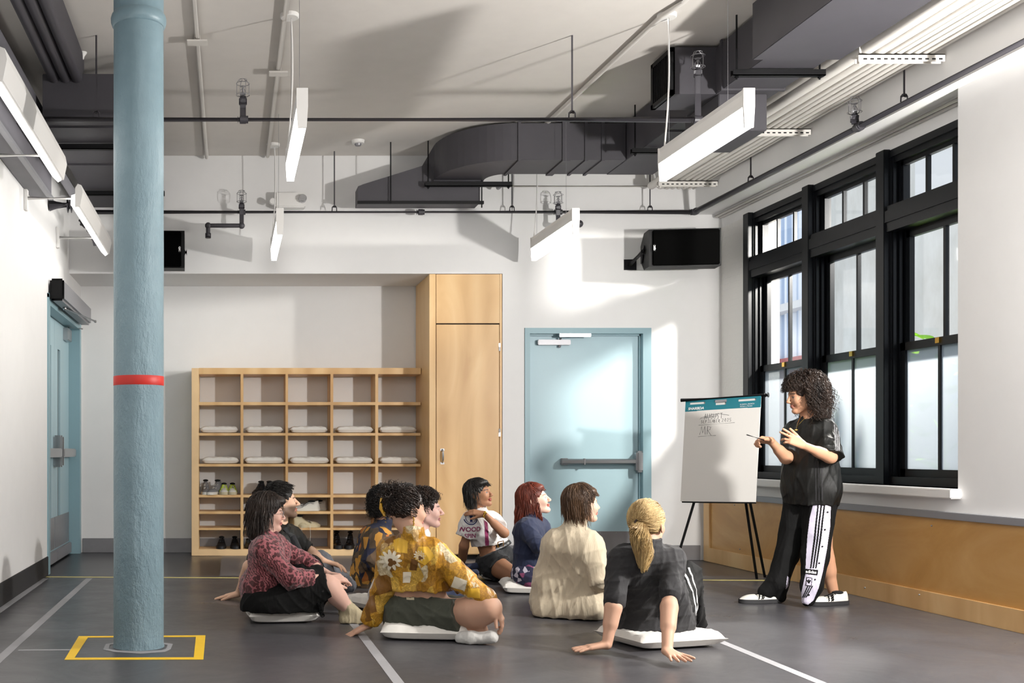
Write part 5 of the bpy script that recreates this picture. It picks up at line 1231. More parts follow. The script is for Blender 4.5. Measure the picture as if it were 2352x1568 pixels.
T_.cone(J['hl'], J['hr'], .128, .128, .04); T_.cone(P(940, 1378, 6.0), P(1000, 1378, 5.97), .10, .10, .04)
T_.cone(J['hr'], J['kr'], .125, .098, .03, cut=[(lerp(J['hr'], J['kr'], .46), npv(J['kr'])-npv(J['hr']))]); T_.cone(J['hl'], J['kl'], .12, .09, .03, cut=[(lerp(J['hl'], J['kl'], .6), npv(J['kl'])-npv(J['hl']))])
T_.clip(P(950, 1366, 6), (0.0, 0, 1)); T_.clip((0, 0, .060), (0, 0, -1)); sh_ = garment(rt, 'shorts', T_, 'cloth_olive', folds(3, .008, .9, (1, 0, -.3)))
decal(grid_shape([(-.02, -.016), (.02, -.016), (.02, .016), (-.02, .016)], .004), sh_, P(946, 1373, 5.85), (0, 1, 0), (1, 0, 0), (0, 0, 1), 'shoe_cream', 'leather_patch', rt)
# daisies and portraits of the collage as plain generic shapes
def daisy(cx, cy, r, petals=11):
    pts = []
    for k in range(petals*8): a = 2*PI*k/(petals*8); pts.append((cx+r*(.52+.48*abs(math.cos(petals*a/2)))*math.cos(a), cy+r*(.52+.48*abs(math.cos(petals*a/2)))*math.sin(a)))
    return pts
o0 = P(900, 1288, 5.84)
for (dx, dz, r) in ((.0, .0, .058), (.145, .03, .03)): decal(grid_shape(daisy(dx, dz, r), .0035), shirt, o0, (0, 1, 0), (1, 0, 0), (0, 0, 1), 'print_cream', 'printed_daisy', rt); decal(grid_shape(daisy(dx+.004, dz-.012, r*.42, 3), .0035), shirt, o0, (0, 1, 0), (1, 0, 0), (0, 0, 1), 'print_brown', 'printed_daisy', rt, off=.002)
for pl_, mm, org in (([(-.03, -.03), (.035, -.035), (.04, .03), (0, .045), (-.03, .03)], 'print_amber', P(925, 1258, 5.78)), ([(-.05, -.02), (.0, -.05), (.05, .0), (.02, .05), (-.03, .05)], 'print_amber', P(978, 1278, 5.78)), ([(-.02, -.03), (.02, -.03), (.025, .03), (-.02, .03)], 'print_cream', P(940, 1330, 5.78)), ([(-.035, -.02), (.03, -.035), (.04, .02), (-.02, .04)], 'print_cream', P(1052, 1340, 5.78)), ([(-.03, -.02), (.03, -.02), (.03, .03), (-.03, .03)], 'print_amber', P(1085, 1362, 5.78)), ([(-.02, -.03), (.015, -.03), (.02, .03), (-.015, .035)], 'print_brown', P(955, 1300, 5.78))):
    decal(grid_shape(pl_, .004), shirt, org, (0, 1, 0), (1, 0, 0), (0, 0, 1), mm, 'printed_patch', rt)
B_ = Field(npv(J['al'])-.3, npv(J['al'])+.4, .005); B_.cone(P(1062, 1466, 5.80), P(1082, 1466, 5.77), .040, .041, .02); B_.cone(P(1082, 1466, 5.77), P(1125, 1463, 5.74), .040, .037, .02, flat=((0, 0, 1), .85)); B_.ell(P(1130, 1462, 5.74), (.032, .03, .032), None, .02); B_.clip((0, 0, .003), (0, 0, -1)); garment(rt, 'sock', B_, 'cloth_sock_white', folds(2, .002, 2))
def bunx(Fd, p, R, s): Fd.ell(p((0, -.07, .085)), V3(.045, .045, .045), R, .02)
make_hair(rt, c, R, 1, 'hair_curly', None, 3, 800, lambda d: d[1] < .55, .10, .007, target=(0, -.11, .085), face=(.03, .05), gravity=0, vol=.030, rad=.003, cap=(.082, .100, .092), extra=bunx)
b = MB(); rs_ = np.random.RandomState(3)
for k in range(230):
    d = rs_.normal(size=3); d /= np.linalg.norm(d); d[2] = abs(d[2])*1.1-.15; q0 = V3(0, -.075, .085)+d*V3(.05, .055, .045); L = rs_.uniform(.02, .055); ph = rs_.uniform(0, 6)
    u1, v1 = frame(d)[1:]; tube_hair(b, [hp(*(q0+d*L*t+npv(u1)*.010*math.cos(ph+t*7)+npv(v1)*.010*math.sin(ph+t*7))) for t in np.linspace(0, 1, 9)], .0022)
b.build('hair_curls', 'hair_curly', rt, True)
b = MB(); 
for k in range(9): b.ball(hp(-.02+.002*k, -.128, .075-.017*k), .0042, 4)
b.build('hair_pearls', 'gold', rt, True)['kind'] = 'stuff'
b = MB(); b.tube([hp(-.045, -.105, .10), hp(-.062, -.118, .06), hp(-.055, -.125, .01), hp(-.03, -.12, -.03)], [.006, .014, .015, .006], 8).tube([hp(-.03, -.12, .09), hp(-.045, -.135, .04), hp(-.03, -.13, -.01)], .007, 7); b.build('hair_claw', 'claw_yellow', rt, True)
b = MB(); e0 = hp(.084, -.006, -.035)
for k in range(5): b.ball(e0+V3(.002*(k % 2), 0, -.010*k), .0052, 5)
b.build('earring', 'gold', rt, True)

# ---- 3: red animal print top, black skirt
J = dict(sl=P(632, 1252, 6.78), sr=P(606, 1262, 6.42), nk=P(612, 1222, 6.58), hl=P(622, 1385, 6.74), hr=P(604, 1388, 6.50), el=P(700, 1290, 6.85), er=P(668, 1328, 6.36), wl=P(752, 1318, 6.72), wr=P(752, 1330, 6.44),
         kl=P(712, 1305, 6.86), kr=P(752, 1345, 6.42), al=P(800, 1405, 6.80), ar=P(806, 1404, 6.46), hd=P(613, 1178, 6.58), fwd=(1, .2, 0))
rt = person('person with glasses in a red animal print top and black skirt', (J['hl']+J['hr'])/2*Vector((1, 1, 0)))
c, R, hp = headset(J, 84, -2)
Fd = base_body(J, .97, c, R, legr=(.09, .058, .036), w=.95)
hand(Fd, J['wr'], (.95, .25, .05), (.1, -.5, .85), 1, (.35, .5, .6, .7), (.3, .5), .98, .06); hand(Fd, J['wl'], (.9, -.4, -.1), (.2, .3, .9), -1, (.4, .5, .6, .7), (.3, .4), .98, .05)
finish_body(rt, Fd, c, R, .97, SKIN_P, srgb((175, 105, 100)), srgb((60, 42, 32)), blush=srgb((205, 120, 110)))
G_ = cf(J); torso(G_, J, .016, 1.05, 1.05, .112); G_.ell(P(597, 1348, 6.58), (.125, .17, .13), None, .05); G_.clip(P(580, 1386, 6.5), (-.45, 0, -1))
sleeve(G_, J['sr'], J['er'], .064, .058, 1.15, .03); G_.cone(J['er'], J['wr'], .060, .052, .03, cut=[(lerp(J['er'], J['wr'], .58), npv(J['wr'])-npv(J['er']))])
sleeve(G_, J['sl'], J['el'], .062, .054, 1.15, .03); G_.cone(J['el'], J['wl'], .056, .048, .03, cut=[(lerp(J['el'], J['wl'], .5), npv(J['wl'])-npv(J['el']))])
garment(rt, 'blouse', G_, 'cloth_leopard', folds(21, .006, .9, (.3, 0, 1)))
T_ = cf(J, .0055); T_.cone(J['hl'], J['hr'], .125, .125, .04); T_.cone(J['hr'], J['kr'], .125, .078, .04, cut=[(lerp(J['hr'], J['kr'], 1.03), npv(J['kr'])-npv(J['hr']))]); T_.cone(J['hl'], J['kl'], .12, .088, .04)
T_.cone(P(640, 1395, 6.45), P(728, 1385, 6.48), .085, .075, .05, cut=[(P(742, 1385, 6.48), (1, 0, -.1))]); T_.cone(P(700, 1350, 6.6), P(730, 1330, 6.66), .11, .09, .05, cut=[(P(752, 1350, 6.5), (1, 0, .15))]); T_.clip((0, 0, .072), (0, 0, -1))
garment(rt, 'skirt', T_, 'cloth_black', folds(31, .006, .8, (1, 0, .2)))
b = MB(); rs_ = random.Random(2)
for k in range(26):
    t = k/25; q = P(748-14*math.sin(t*2.6), 1352+60*t, 6.40+.02*math.sin(t*9)); b.tube([q+Vector((.012*math.cos(a), 0, .012*math.sin(a))) for a in np.linspace(0, 6.28, 9)], .003, 4)
b.build('lace_hem', 'cloth_black', rt, True)['kind'] = 'stuff'
for q, kk in (('ar', 'kr'), ('al', 'kl')):
    B_ = Field(npv(J[q])-V3(.35, .3, .2), npv(J[q])+V3(.35, .3, .3), .005); B_.cone(lerp(J[q], J[kk], .34), J[q], .043, .039, .02, cut=[(lerp(J[q], J[kk], .30), npv(J[kk])-npv(J[q]))]); foot(B_, npv(J[q])+V3(0, 0, .0), (1, .15, -.12), L=.22, g=.004); B_.clip((0, 0, .003), (0, 0, -1)); garment(rt, 'sock', B_, 'cloth_sock_beige', folds(9, .004, 1.6, (.3, 0, 1)))
make_hair(rt, c, R, .97, 'hair_dark', None, 7, 620, lambda d: d[1] < .3+.7*d[2] or d[2] > .6, .145, 0, comb=(0, .0, -.6), gravity=.7, vol=.009, face=(.035, .04), rad=.0032, cap=(.086, .106, .100), extra=lambda Fd, p, R, s: (Fd.cone(p((0, -.05, -.02)), p((0, -.065, -.12)), .072, .055, .03), Fd.ell(p((0, .07, .075)), V3(.06, .045, .035), R, .02)))
glasses(rt, lambda x, y, z: npv(hp(x*.97, y*.97, z*.97)), R)

# ---- 4: bearded person in black behind
J = dict(sl=P(668, 1232, 7.50), sr=P(628, 1240, 7.22), nk=P(640, 1206, 7.36), hl=P(655, 1352, 7.50), hr=P(640, 1355, 7.30), el=P(712, 1268, 7.45), er=P(572, 1300, 7.34), wl=P(742, 1288, 7.30), wr=P(548, 1362, 7.52),
         kl=P(735, 1290, 7.66), kr=P(742, 1318, 7.30), al=P(800, 1345, 7.75), ar=P(765, 1362, 7.35), hd=P(646, 1153, 7.38), fwd=(1, .3, 0))
rt = person('bearded person in black shirt leaning back on one hand behind the red top', (J['hl']+J['hr'])/2*Vector((1, 1, 0)))
c, R, hp = headset(J, 82, 8)
Fd = base_body(J, 1.03, c, R, male=True, nose=1.05, neck_r=.056)
hand(Fd, J['wr'], (-.95, .12, -.22), (-.2, 0, 1), -1, (.02, .03, .05, .08), (.4, .1), 1.05, .12); hand(Fd, J['wl'], (.9, -.2, -.2), (.1, 0, 1), -1, (.3, .3, .3, .4), (.3, .2), 1.05)
finish_body(rt, Fd, c, R, 1.03, srgb((226, 184, 156)), srgb((170, 110, 95)), srgb((30, 24, 20)), beard=srgb((84, 66, 54)))
G_ = cf(J); torso(G_, J, .018, 1.08, 1.1, .115); sleeve(G_, J['sl'], J['el'], .066, .060, .9, .03); sleeve(G_, J['sr'], J['er'], .066, .060, .8, .03); garment(rt, 'shirt', G_, 'cloth_black_shine', folds(41, .008, .9, (.2, 0, 1)))
T_ = cf(J, .006)
for q in 'lr': T_.cone(J['h'+q], J['k'+q], .11, .078, .03); T_.cone(J['k'+q], J['a'+q], .076, .058, .03)
T_.clip((0, 0, .02), (0, 0, -1)); garment(rt, 'trousers', T_, 'cloth_grey', folds(44, .006))
MB().tube([P(655, 1215, 7.1), P(672, 1232, 7.05), P(684, 1262, 7.05), P(672, 1280, 7.08)], [.018, .022, .03, .02], 10).build('shoulder_strap', 'cloth_denim_dark', rt, True)
make_hair(rt, c, R, 1.03, 'hair_black', None, 9, 420, lambda d: d[1] < .1+.8*d[2], .05, 0, comb=(0, .8, -.2), gravity=.25, vol=.014, rad=.003, cap=(.080, .101, .096))

# ---- 5: camouflage-like patterned shirt, dark curls, navy socks stretched to the right
J = dict(sl=P(860, 1232, 8.35), sr=P(872, 1240, 8.10), nk=P(878, 1206, 8.22), hl=P(850, 1318, 8.45), hr=P(848, 1320, 8.2), el=P(905, 1262, 8.4), er=P(850, 1290, 8.05), wl=P(940, 1285, 8.3), wr=P(880, 1310, 8.0),
         kl=P(950, 1300, 8.55), kr=P(955, 1312, 8.35), al=P(1040, 1309, 8.55), ar=P(1036, 1325, 8.38), hd=P(884, 1157, 8.22), fwd=(1, .3, 0))
rt = person('back row person with short black curls in brown and ochre patterned shirt', (J['hl']+J['hr'])/2*Vector((1, 1, 0)))
c, R, hp = headset(J, 62, 0)
Fd = base_body(J, 1.0, c, R, h=.005)
finish_body(rt, Fd, c, R, 1.0, SKIN_T, srgb((160, 100, 85)), srgb((30, 24, 20)))
G_ = cf(J, .006); torso(G_, J, .028, 1.15, 1.2, .12)
for q in 'lr': sleeve(G_, J['s'+q], J['e'+q], .072, .068, 1.1, .03); G_.cone(J['e'+q], J['w'+q], .062, .05, .03)
G_.cone(J['nk'], lerp(J['nk'], J['hd'], .3), .06, .06, .02); garment(rt, 'shirt', G_, 'cloth_camo', folds(51, .007))
T_ = cf(J, .006)
for q in 'lr': T_.cone(J['h'+q], J['k'+q], .10, .07, .03); T_.cone(J['k'+q], J['a'+q], .07, .05, .03)
T_.clip((0, 0, .02), (0, 0, -1)); garment(rt, 'trousers', T_, 'cloth_jeans')
B_ = Field(npv(J['al'])-.3, npv(J['al'])+.4, .005)
for q, zz in (('al', .02), ('ar', 0)): a = npv(J[q]); B_.cone(a-V3(.08, 0, 0), a, .04, .038, .02); B_.cone(a, a+V3(.10, 0, .015), .040, .034, .02); B_.cone(a+V3(.10, 0, .015), a+V3(.19, 0, .035), .034, .026, .02)
B_.clip((0, 0, .003), (0, 0, -1)); garment(rt, 'socks', B_, 'cloth_sock_navy')
make_hair(rt, c, R, 1.0, 'hair_black', None, 11, 520, lambda d: d[1] < .5+.6*d[2], .09, .011, comb=(0, .1, -.5), gravity=.3, vol=.022, rad=.003, cap=(.086, .106, .100), extra=lambda Fd, p, R, s: Fd.ell(p((0, -.06, -.04)), V3(.07, .05, .07), R, .03))

# ---- 6: curly hair, white T shirt, in profile behind the mustard shirt
J = dict(sl=P(935, 1262, 7.12), sr=P(968, 1258, 6.86), nk=P(966, 1226, 6.98), hl=P(905, 1372, 7.15), hr=P(900, 1374, 6.90), el=P(985, 1305, 7.2), er=P(955, 1318, 6.8), wl=P(1025, 1345, 7.1), wr=P(1010, 1355, 6.85),
         kl=P(1012, 1345, 7.3), kr=P(1035, 1372, 6.92), al=P(975, 1392, 7.2), ar=P(960, 1398, 6.9), hd=P(975, 1170, 6.98), fwd=(1, .15, 0))
rt = person('person in white T shirt and jeans in profile behind the mustard shirt', (J['hl']+J['hr'])/2*Vector((1, 1, 0)))
c, R, hp = headset(J, 84, 2)
Fd = base_body(J, 1.02, c, R, nose=1.04)
finish_body(rt, Fd, c, R, 1.02, srgb((200, 162, 150)), srgb((165, 110, 108)), srgb((50, 36, 30)))
G_ = cf(J, .006); torso(G_, J, .02, 1.08, 1.1, .12); G_.cone(P(885, 1350, 6.95), P(875, 1365, 6.9), .09, .07, .05); G_.clip((0, 0, .05), (0, 0, -1)); sleeve(G_, J['sl'], J['el'], .064, .06, .7, .03); sleeve(G_, J['sr'], J['er'], .064, .06, .7, .03); garment(rt, 't_shirt', G_, 'cloth_white', folds(61, .006))
T_ = cf(J, .006)
for q in 'lr': T_.cone(J['h'+q], J['k'+q], .11, .085, .03); T_.cone(J['k'+q], J['a'+q], .08, .06, .03)
T_.clip((0, 0, .03), (0, 0, -1)); garment(rt, 'jeans', T_, 'cloth_jeans', folds(62, .006))
make_hair(rt, c, R, 1.02, 'hair_curly', None, 13, 620, lambda d: d[1] < .25+.9*d[2], .05, .006, comb=(0, 0, -.3), gravity=.1, vol=.02, rad=.0026, cap=(.082, .102, .098))

# ---- 7: cropped white print T shirt and black shorts, hand on shoulder
J = dict(sl=P(1130, 1196, 8.75), sr=P(1083, 1194, 8.50), nk=P(1103, 1176, 8.64), hl=P(1152, 1285, 8.72), hr=P(1128, 1292, 8.58), el=P(1158, 1224, 8.42), er=P(1066, 1252, 8.52), wl=P(1112, 1180, 8.40), wr=P(1058, 1314, 8.78),
         kl=P(1205, 1312, 8.9), kr=P(1178, 1322, 8.36), al=P(1240, 1325, 8.8), ar=P(1230, 1328, 8.7), hd=P(1099, 1134, 8.62), fwd=(.75, -.5, .1))
rt = person('person in cropped white print top and black shorts, hand on own shoulder', (J['hl']+J['hr'])/2*Vector((1, 1, 0)))
c, R, hp = headset(J, 112, 12)
Fd = base_body(J, .98, c, R, h=.004, waist=.92, legr=(.095, .066, .04), armr=(.040, .033, .023), w=.9)
hand(Fd, J['wl'], (-.97, .1, .15), (0, -.6, .8), -1, (.2, .25, .3, .4), (.4, .3), .92, .08); hand(Fd, J['wr'], (-.5, .1, -.6), (-.5, 0, .8), -1, (.05, .05, .05, .05), (.4, .1), .95)
finish_body(rt, Fd, c, R, .98, SKIN_B, srgb((140, 62, 58)), srgb((24, 18, 16)))
G_ = cf(J, .005); torso(G_, J, .012, 1.05, 1.0, .10); G_.clip(P(1120, 1250, 8.6), (.10, 0, -1)); G_.cone(J['nk'], lerp(J['nk'], J['hd'], .25), .052, .05, .015)
G_.ell(lerp(J['sr'], J['er'], .22), (.088, .085, .08), None, .02); sleeve(G_, J['sr'], J['er'], .078, .088, .66, .02); sleeve(G_, J['sl'], J['el'], .07, .07, .5, .03)
top = garment(rt, 'cropped_t_shirt', G_, 'cloth_white', folds(71, .005, 1))
xr = (1, 0, .03); yr = (-.03, 0, 1); dd = (0, 1, 0); oo = P(1081, 1220, 8.0)
decal([*[text_verts('WOOD', .050, True, .0004)][0]], top, P(1080, 1216, 8.42), dd, xr, yr, 'print_purple', 'printed_word', rt)
decal([*[text_verts('SPIN', .046, True, .0004)][0]], top, P(1081, 1231, 8.42), dd, xr, yr, 'print_purple', 'printed_word', rt)
ring_o = [(.045*math.cos(a), .045*math.sin(a)) for a in np.linspace(0, 2*PI, 28)]
def annulus(r0, r1, a0=0, a1=2*PI, n=30): 
    vs = []; fs = []
    for i in range(n+1): a = a0+(a1-a0)*i/n; vs += [(r0*math.cos(a), r0*math.sin(a), 1), (r1*math.cos(a), r1*math.sin(a), 1)]
    for i in range(n): fs.append((2*i, 2*i+1, 2*i+3, 2*i+2))
    return vs, fs
em = P(1082, 1190, 8.42)
decal(annulus(.034, .038), top, em, dd, xr, yr, 'print_navy', 'printed_emblem', rt); decal(annulus(.044, .052, PI*1.05, PI*1.95, 24), top, em, dd, xr, yr, 'print_navy', 'printed_emblem', rt); decal(grid_shape([(-.010, -.028), (.012, -.028), (.006, 0), (.018, .024), (-.012, .026), (-.004, 0)], .003), top, em, dd, xr, yr, 'print_navy', 'printed_emblem', rt)
decal(grid_shape([(-.016, -.16), (.014, -.16), (.006, .02), (-.022, .04)], .004), top, P(1116, 1205, 8.5), dd, xr, yr, 'print_purple', 'printed_stripe', rt)
T_ = cf(J, .005); T_.cone(J['hl'], J['hr'], .112, .112, .04); T_.cone(P(1140, 1262, 8.66), J['hl'], .088, .11, .04)
T_.cone(J['hr'], J['kr'], .118, .098, .03, cut=[(lerp(J['hr'], J['kr'], .42), npv(J['kr'])-npv(J['hr']))]); T_.cone(J['hl'], J['kl'], .112, .09, .03, cut=[(lerp(J['hl'], J['kl'], .8), npv(J['kl'])-npv(J['hl']))]); T_.clip(P(1136, 1262, 8.6), (-.42, 0, 1)); garment(rt, 'shorts', T_, 'cloth_denim_dark', folds(72, .008, 1, (1, 0, .5)))
B_ = cf(J, .005); B_.cone(P(1128, 1268, 8.62), P(1152, 1256, 8.64), .085, .085, .03, flat=((.3, 0, 1), 1.0)); B_.clip(P(1139, 1263, 8.6), (.42, 0, -1)); B_.clip(P(1136, 1255, 8.6), (-.42, 0, 1)); garment(rt, 'belt', B_, 'belt_black')
bq = P(1150, 1250, 8.46); b = MB(); b.tube([bq+Vector(q) for q in ((-.022, 0, -.022), (.022, 0, -.012), (.022, 0, .028), (-.022, 0, .018), (-.022, 0, -.022))], .0045, 6).build('belt_buckle', 'gold', rt, True)
MB().tube([P(1113, 1181, 8.36)+Vector((.014*math.sin(a)*.4, .01*math.cos(a), .024*math.sin(a))) for a in np.linspace(0, 6.3, 14)], .005, 6).ball(P(1114, 1178, 8.36), (.013, .007, .013)).build('wristwatch', 'gold', rt, True)
MB().tube([hp(.082+.002*math.cos(a), -.002+.010*math.cos(a), -.038+.012*math.sin(a)) for a in np.linspace(0, 6.3, 12)], .002, 5).build('earring', 'gold', rt, True)
make_hair(rt, c, R, .98, 'hair_black', lambda d: (0, .9*(d[1] > 0)*(d[2] > .3)+.1, -.9), 15, 620, lambda d: d[1] < .35+.8*d[2] or d[2] > .55, .13, 0, gravity=.5, vol=.008, rad=.0028, cap=(.083, .104, .098), extra=lambda Fd, p, R, s: (Fd.ell(p((0, .052, .082)), V3(.060, .042, .026), R, .02), Fd.ell(p((0, -.075, -.03)), V3(.06, .04, .06), R, .03)))

# ---- 8: long auburn hair, navy sweater
J = dict(sl=P(1238, 1208, 8.02), sr=P(1208, 1214, 7.74), nk=P(1222, 1184, 7.88), hl=P(1222, 1316, 8.05), hr=P(1212, 1318, 7.82), el=P(1262, 1258, 8.05), er=P(1236, 1252, 7.62), wl=P(1300, 1270, 8.0), wr=P(1290, 1262, 7.7),
         kl=P(1290, 1262, 8.15), kr=P(1285, 1285, 7.8), al=P(1300, 1335, 8.1), ar=P(1290, 1345, 7.82), hd=P(1226, 1148, 7.9), fwd=(1, 0, 0))
rt = person('smiling person with long auburn hair in a navy top looking up', (J['hl']+J['hr'])/2*Vector((1, 1, 0)))
c, R, hp = headset(J, 92, 16)
Fd = base_body(J, 1.0, c, R, h=.004, smile=1)
finish_body(rt, Fd, c, R, 1.0, srgb((232, 192, 172)), srgb((190, 105, 98)), srgb((110, 62, 42)), blush=srgb((220, 140, 125)))
G_ = cf(J, .005); torso(G_, J, .014, 1.05, 1.0, .108); 
for q in 'lr': sleeve(G_, J['s'+q], J['e'+q], .060, .052, 1.1, .03); G_.cone(J['e'+q], J['w'+q], .052, .044, .03)
G_.clip((0, 0, .1), (0, 0, -1)); garment(rt, 'top', G_, 'cloth_navy', folds(81, .005, .9, (.3, 0, 1)))
T_ = cf(J, .005); T_.cone(J['hl'], J['hr'], .105, .105, .04)
for q in 'lr': T_.cone(J['h'+q], J['k'+q], .105, .075, .03); T_.cone(J['k'+q], J['a'+q], .075, .055, .03)
T_.clip((0, 0, .05), (0, 0, -1)); garment(rt, 'trousers', T_, 'cloth_festive', folds(82, .005))
make_hair(rt, c, R, 1.0, 'hair_red', lambda d: (0, .9*(d[1] > .2)*(d[2] > .3)-.05, -1.), 17, 560, lambda d: d[1] < .3+.9*d[2] or d[2] > .6, .17, 0, gravity=.8, vol=.008, rad=.0030, cap=(.081, .102, .098), extra=lambda Fd, p, R, s: (Fd.ell(p((0, .055, .078)), V3(.056, .040, .026), R, .02), Fd.cone(p((0, -.06, 0)), p((0, -.085, -.12)), .068, .05, .03)))
b = MB(); q0 = npv(hp(0, -.06, .0)); bunch(b, [q0, q0+V3(-.02, -.01, -.08), q0+V3(-.035, -.01, -.17), q0+V3(-.05, -.01, -.27), q0+V3(-.065, 0, -.38)], [.062, .062, .045, .03, .010], 420, .0021, 18, .006)
q1 = npv(hp(.055, .02, -.02)); bunch(b, [q1, q1+V3(.0, -.012, -.05), q1+V3(.01, -.014, -.10), q1+V3(.035, -.0, -.17)], [.012, .02, .022, .012], 120, .002, 19, .006); b.build('hair_length', 'hair_red', rt, True)

# ---- 9: cream corduroy shirt, brown hair
J = dict(sl=P(1276, 1246, 6.72), sr=P(1358, 1252, 6.58), nk=P(1322, 1204, 6.66), hl=P(1268, 1378, 6.85), hr=P(1348, 1378, 6.72), el=P(1256, 1320, 6.8), er=P(1378, 1334, 6.52), wl=P(1300, 1330, 6.95), wr=P(1415, 1345, 6.8),
         kl=P(1330, 1300, 7.15), kr=P(1420, 1320, 6.98), al=P(1380, 1385, 7.1), ar=P(1400, 1392, 6.9), hd=P(1336, 1158, 6.66), fwd=(.55, .8, 0))
rt = person('brown haired person seen from behind in a loose cream corduroy shirt', (J['hl']+J['hr'])/2*Vector((1, 1, 0)))
c, R, hp = headset(J, 64, 4)
Fd = base_body(J, .98, c, R, smile=1)
finish_body(rt, Fd, c, R, .98, srgb((228, 186, 164)), srgb((190, 115, 105)), srgb((90, 62, 42)), blush=srgb((222, 140, 125)))
G_ = cf(J, .0055, .28); torso(G_, J, .026, 1.08, 1.28, .135, .05); G_.cone(P(1262, 1385, 6.74), P(1350, 1385, 6.62), .115, .115, .05); G_.cone(P(1248, 1402, 6.70), P(1370, 1402, 6.56), .062, .062, .04)
G_.cone(P(1262, 1340, 6.74), P(1350, 1340, 6.66), .10, .10, .05)
sleeve(G_, J['sl'], J['el'], .072, .066, 1.1, .025); G_.cone(J['el'], J['wl'], .06, .05, .02); sleeve(G_, J['sr'], J['er'], .072, .062, 1.1, .014); G_.cone(J['er'], J['wr'], .062, .05, .014)
G_.cone(J['nk'], lerp(J['nk'], J['hd'], .4), .060, .058, .015, cut=[(lerp(J['nk'], J['hd'], .30), (-.2, 0, 1))]); G_.clip((0, 0, .008), (0, 0, -1))
def creases(x, y, z): return folds(91, .006, .8, (.15, 0, 1))(x, y, z)
garment(rt, 'shirt', G_, 'corduroy', creases)
T_ = cf(J, .006)
for q in 'lr': T_.cone(J['h'+q], J['k'+q], .095, .072, .03); T_.cone(J['k'+q], J['a'+q], .07, .06, .03)
T_.clip((0, 0, .02), (0, 0, -1)); garment(rt, 'jeans', T_, 'cloth_jeans', folds(92, .006))
make_hair(rt, c, R, .98, 'hair_brown', lambda d: (0, .8*(d[1] > .1)*(d[2] > .2)+.15, -1.), 19, 800, lambda d: d[1] < .35+.8*d[2] or d[2] > .55, .135, 0, gravity=.6, vol=.010, rad=.0026, cap=(.082, .104, .098), extra=lambda Fd, p, R, s: (Fd.ell(p((0, .055, .08)), V3(.058, .040, .026), R, .02), Fd.ell(p((0, -.072, -.045)), V3(.058, .038, .058), R, .03)))

# ---- 10: standing person pointing at the flip chart
YT = 7.25
J = dict(sl=P(1896, 988, 7.18), sr=P(1826, 992, 7.40), nk=P(1858, 958, 7.28), hl=P(1882, 1160, 7.22), hr=P(1842, 1160, 7.36), el=P(1908, 1050, 7.05), er=P(1806, 1052, 7.30), wl=P(1844, 1022, 6.98), wr=P(1770, 1012, 7.22),
         kl=P(1892, 1272, 7.28), kr=P(1808, 1275, 7.36), al=P(1914, 1358, 7.30), ar=P(1764, 1356, 7.36), hd=P(1848, 906, 7.26), fwd=(-.85, -.5, 0))
rt = person('standing person in black jersey and striped track trousers pointing at the easel', Vector((PX(1830, YT), YT, 0)))
c, R, hp = headset(J, -112, -10, 0, 1.02)
Fd = base_body(J, 1.04, c, R, legr=(.080, .052, .032), armr=(.042, .035, .024), pad=.2, h=.0045)
hand(Fd, J['wl'], (-.85, -.1, .42), (-.1, -.9, .25), 1, (.08, .12, .75, .95), (.5, .3), 1.0, .16)
hand(Fd, J['wr'], (-.93, -.22, .08), (.1, .5, .8), -1, (.6, .85, .95, 1.0), (.15, .35), 1.0, .03)
finish_body(rt, Fd, c, R, 1.04, srgb((196, 148, 118)), srgb((150, 90, 78)), srgb((48, 34, 28)))
G_ = cf(J, .0055, .22); torso(G_, J, .018, 1.02, 1.3, .105, .06)
G_.cone(P(1893, 1125, 7.2), P(1836, 1125, 7.34), .105, .10, .05)
G_.clip(P(1860, 1159, 7.25), (0, 0, -1)); sleeve(G_, J['sl'], J['el'], .068, .078, 1.0, .03); sleeve(G_, J['sr'], J['er'], .064, .066, .86, .03)
G_.ell(P(1846, 978, 7.12), (.040, .07, .055), None, .012, '-')
jersey = garment(rt, 'jersey', G_, 'cloth_black_shine', folds(101, .007, .8, (.15, 0, 1)))
T_ = cf(J, .0055, .2)
T_.cone(P(1888, 1140, 7.22), P(1842, 1140, 7.34), .10, .10, .04); T_.cone(P(1884, 1155, 7.22), P(1872, 1275, 7.18), .100, .083, .03); T_.cone(P(1872, 1275, 7.18), P(1864, 1345, 7.13), .083, .066, .03); T_.cone(P(1864, 1345, 7.13), P(1856, 1381, 7.10), .066, .034, .03)
T_.cone(P(1836, 1160, 7.36), P(1808, 1272, 7.35), .098, .074, .03); T_.cone(P(1808, 1272, 7.35), P(1786, 1335, 7.34), .074, .070, .02); T_.cone(P(1786, 1335, 7.34), P(1758, 1360, 7.34), .066, .048, .02); T_.cone(P(1786, 1335, 7.34), P(1790, 1370, 7.34), .064, .036, .02)
T_.clip((0, 0, .012), (0, 0, -1)); BVHS = {}; trk = garment(rt, 'track_trousers', T_, 'cloth_black', folds(104, .007, .7, (.2, 0, 1)))
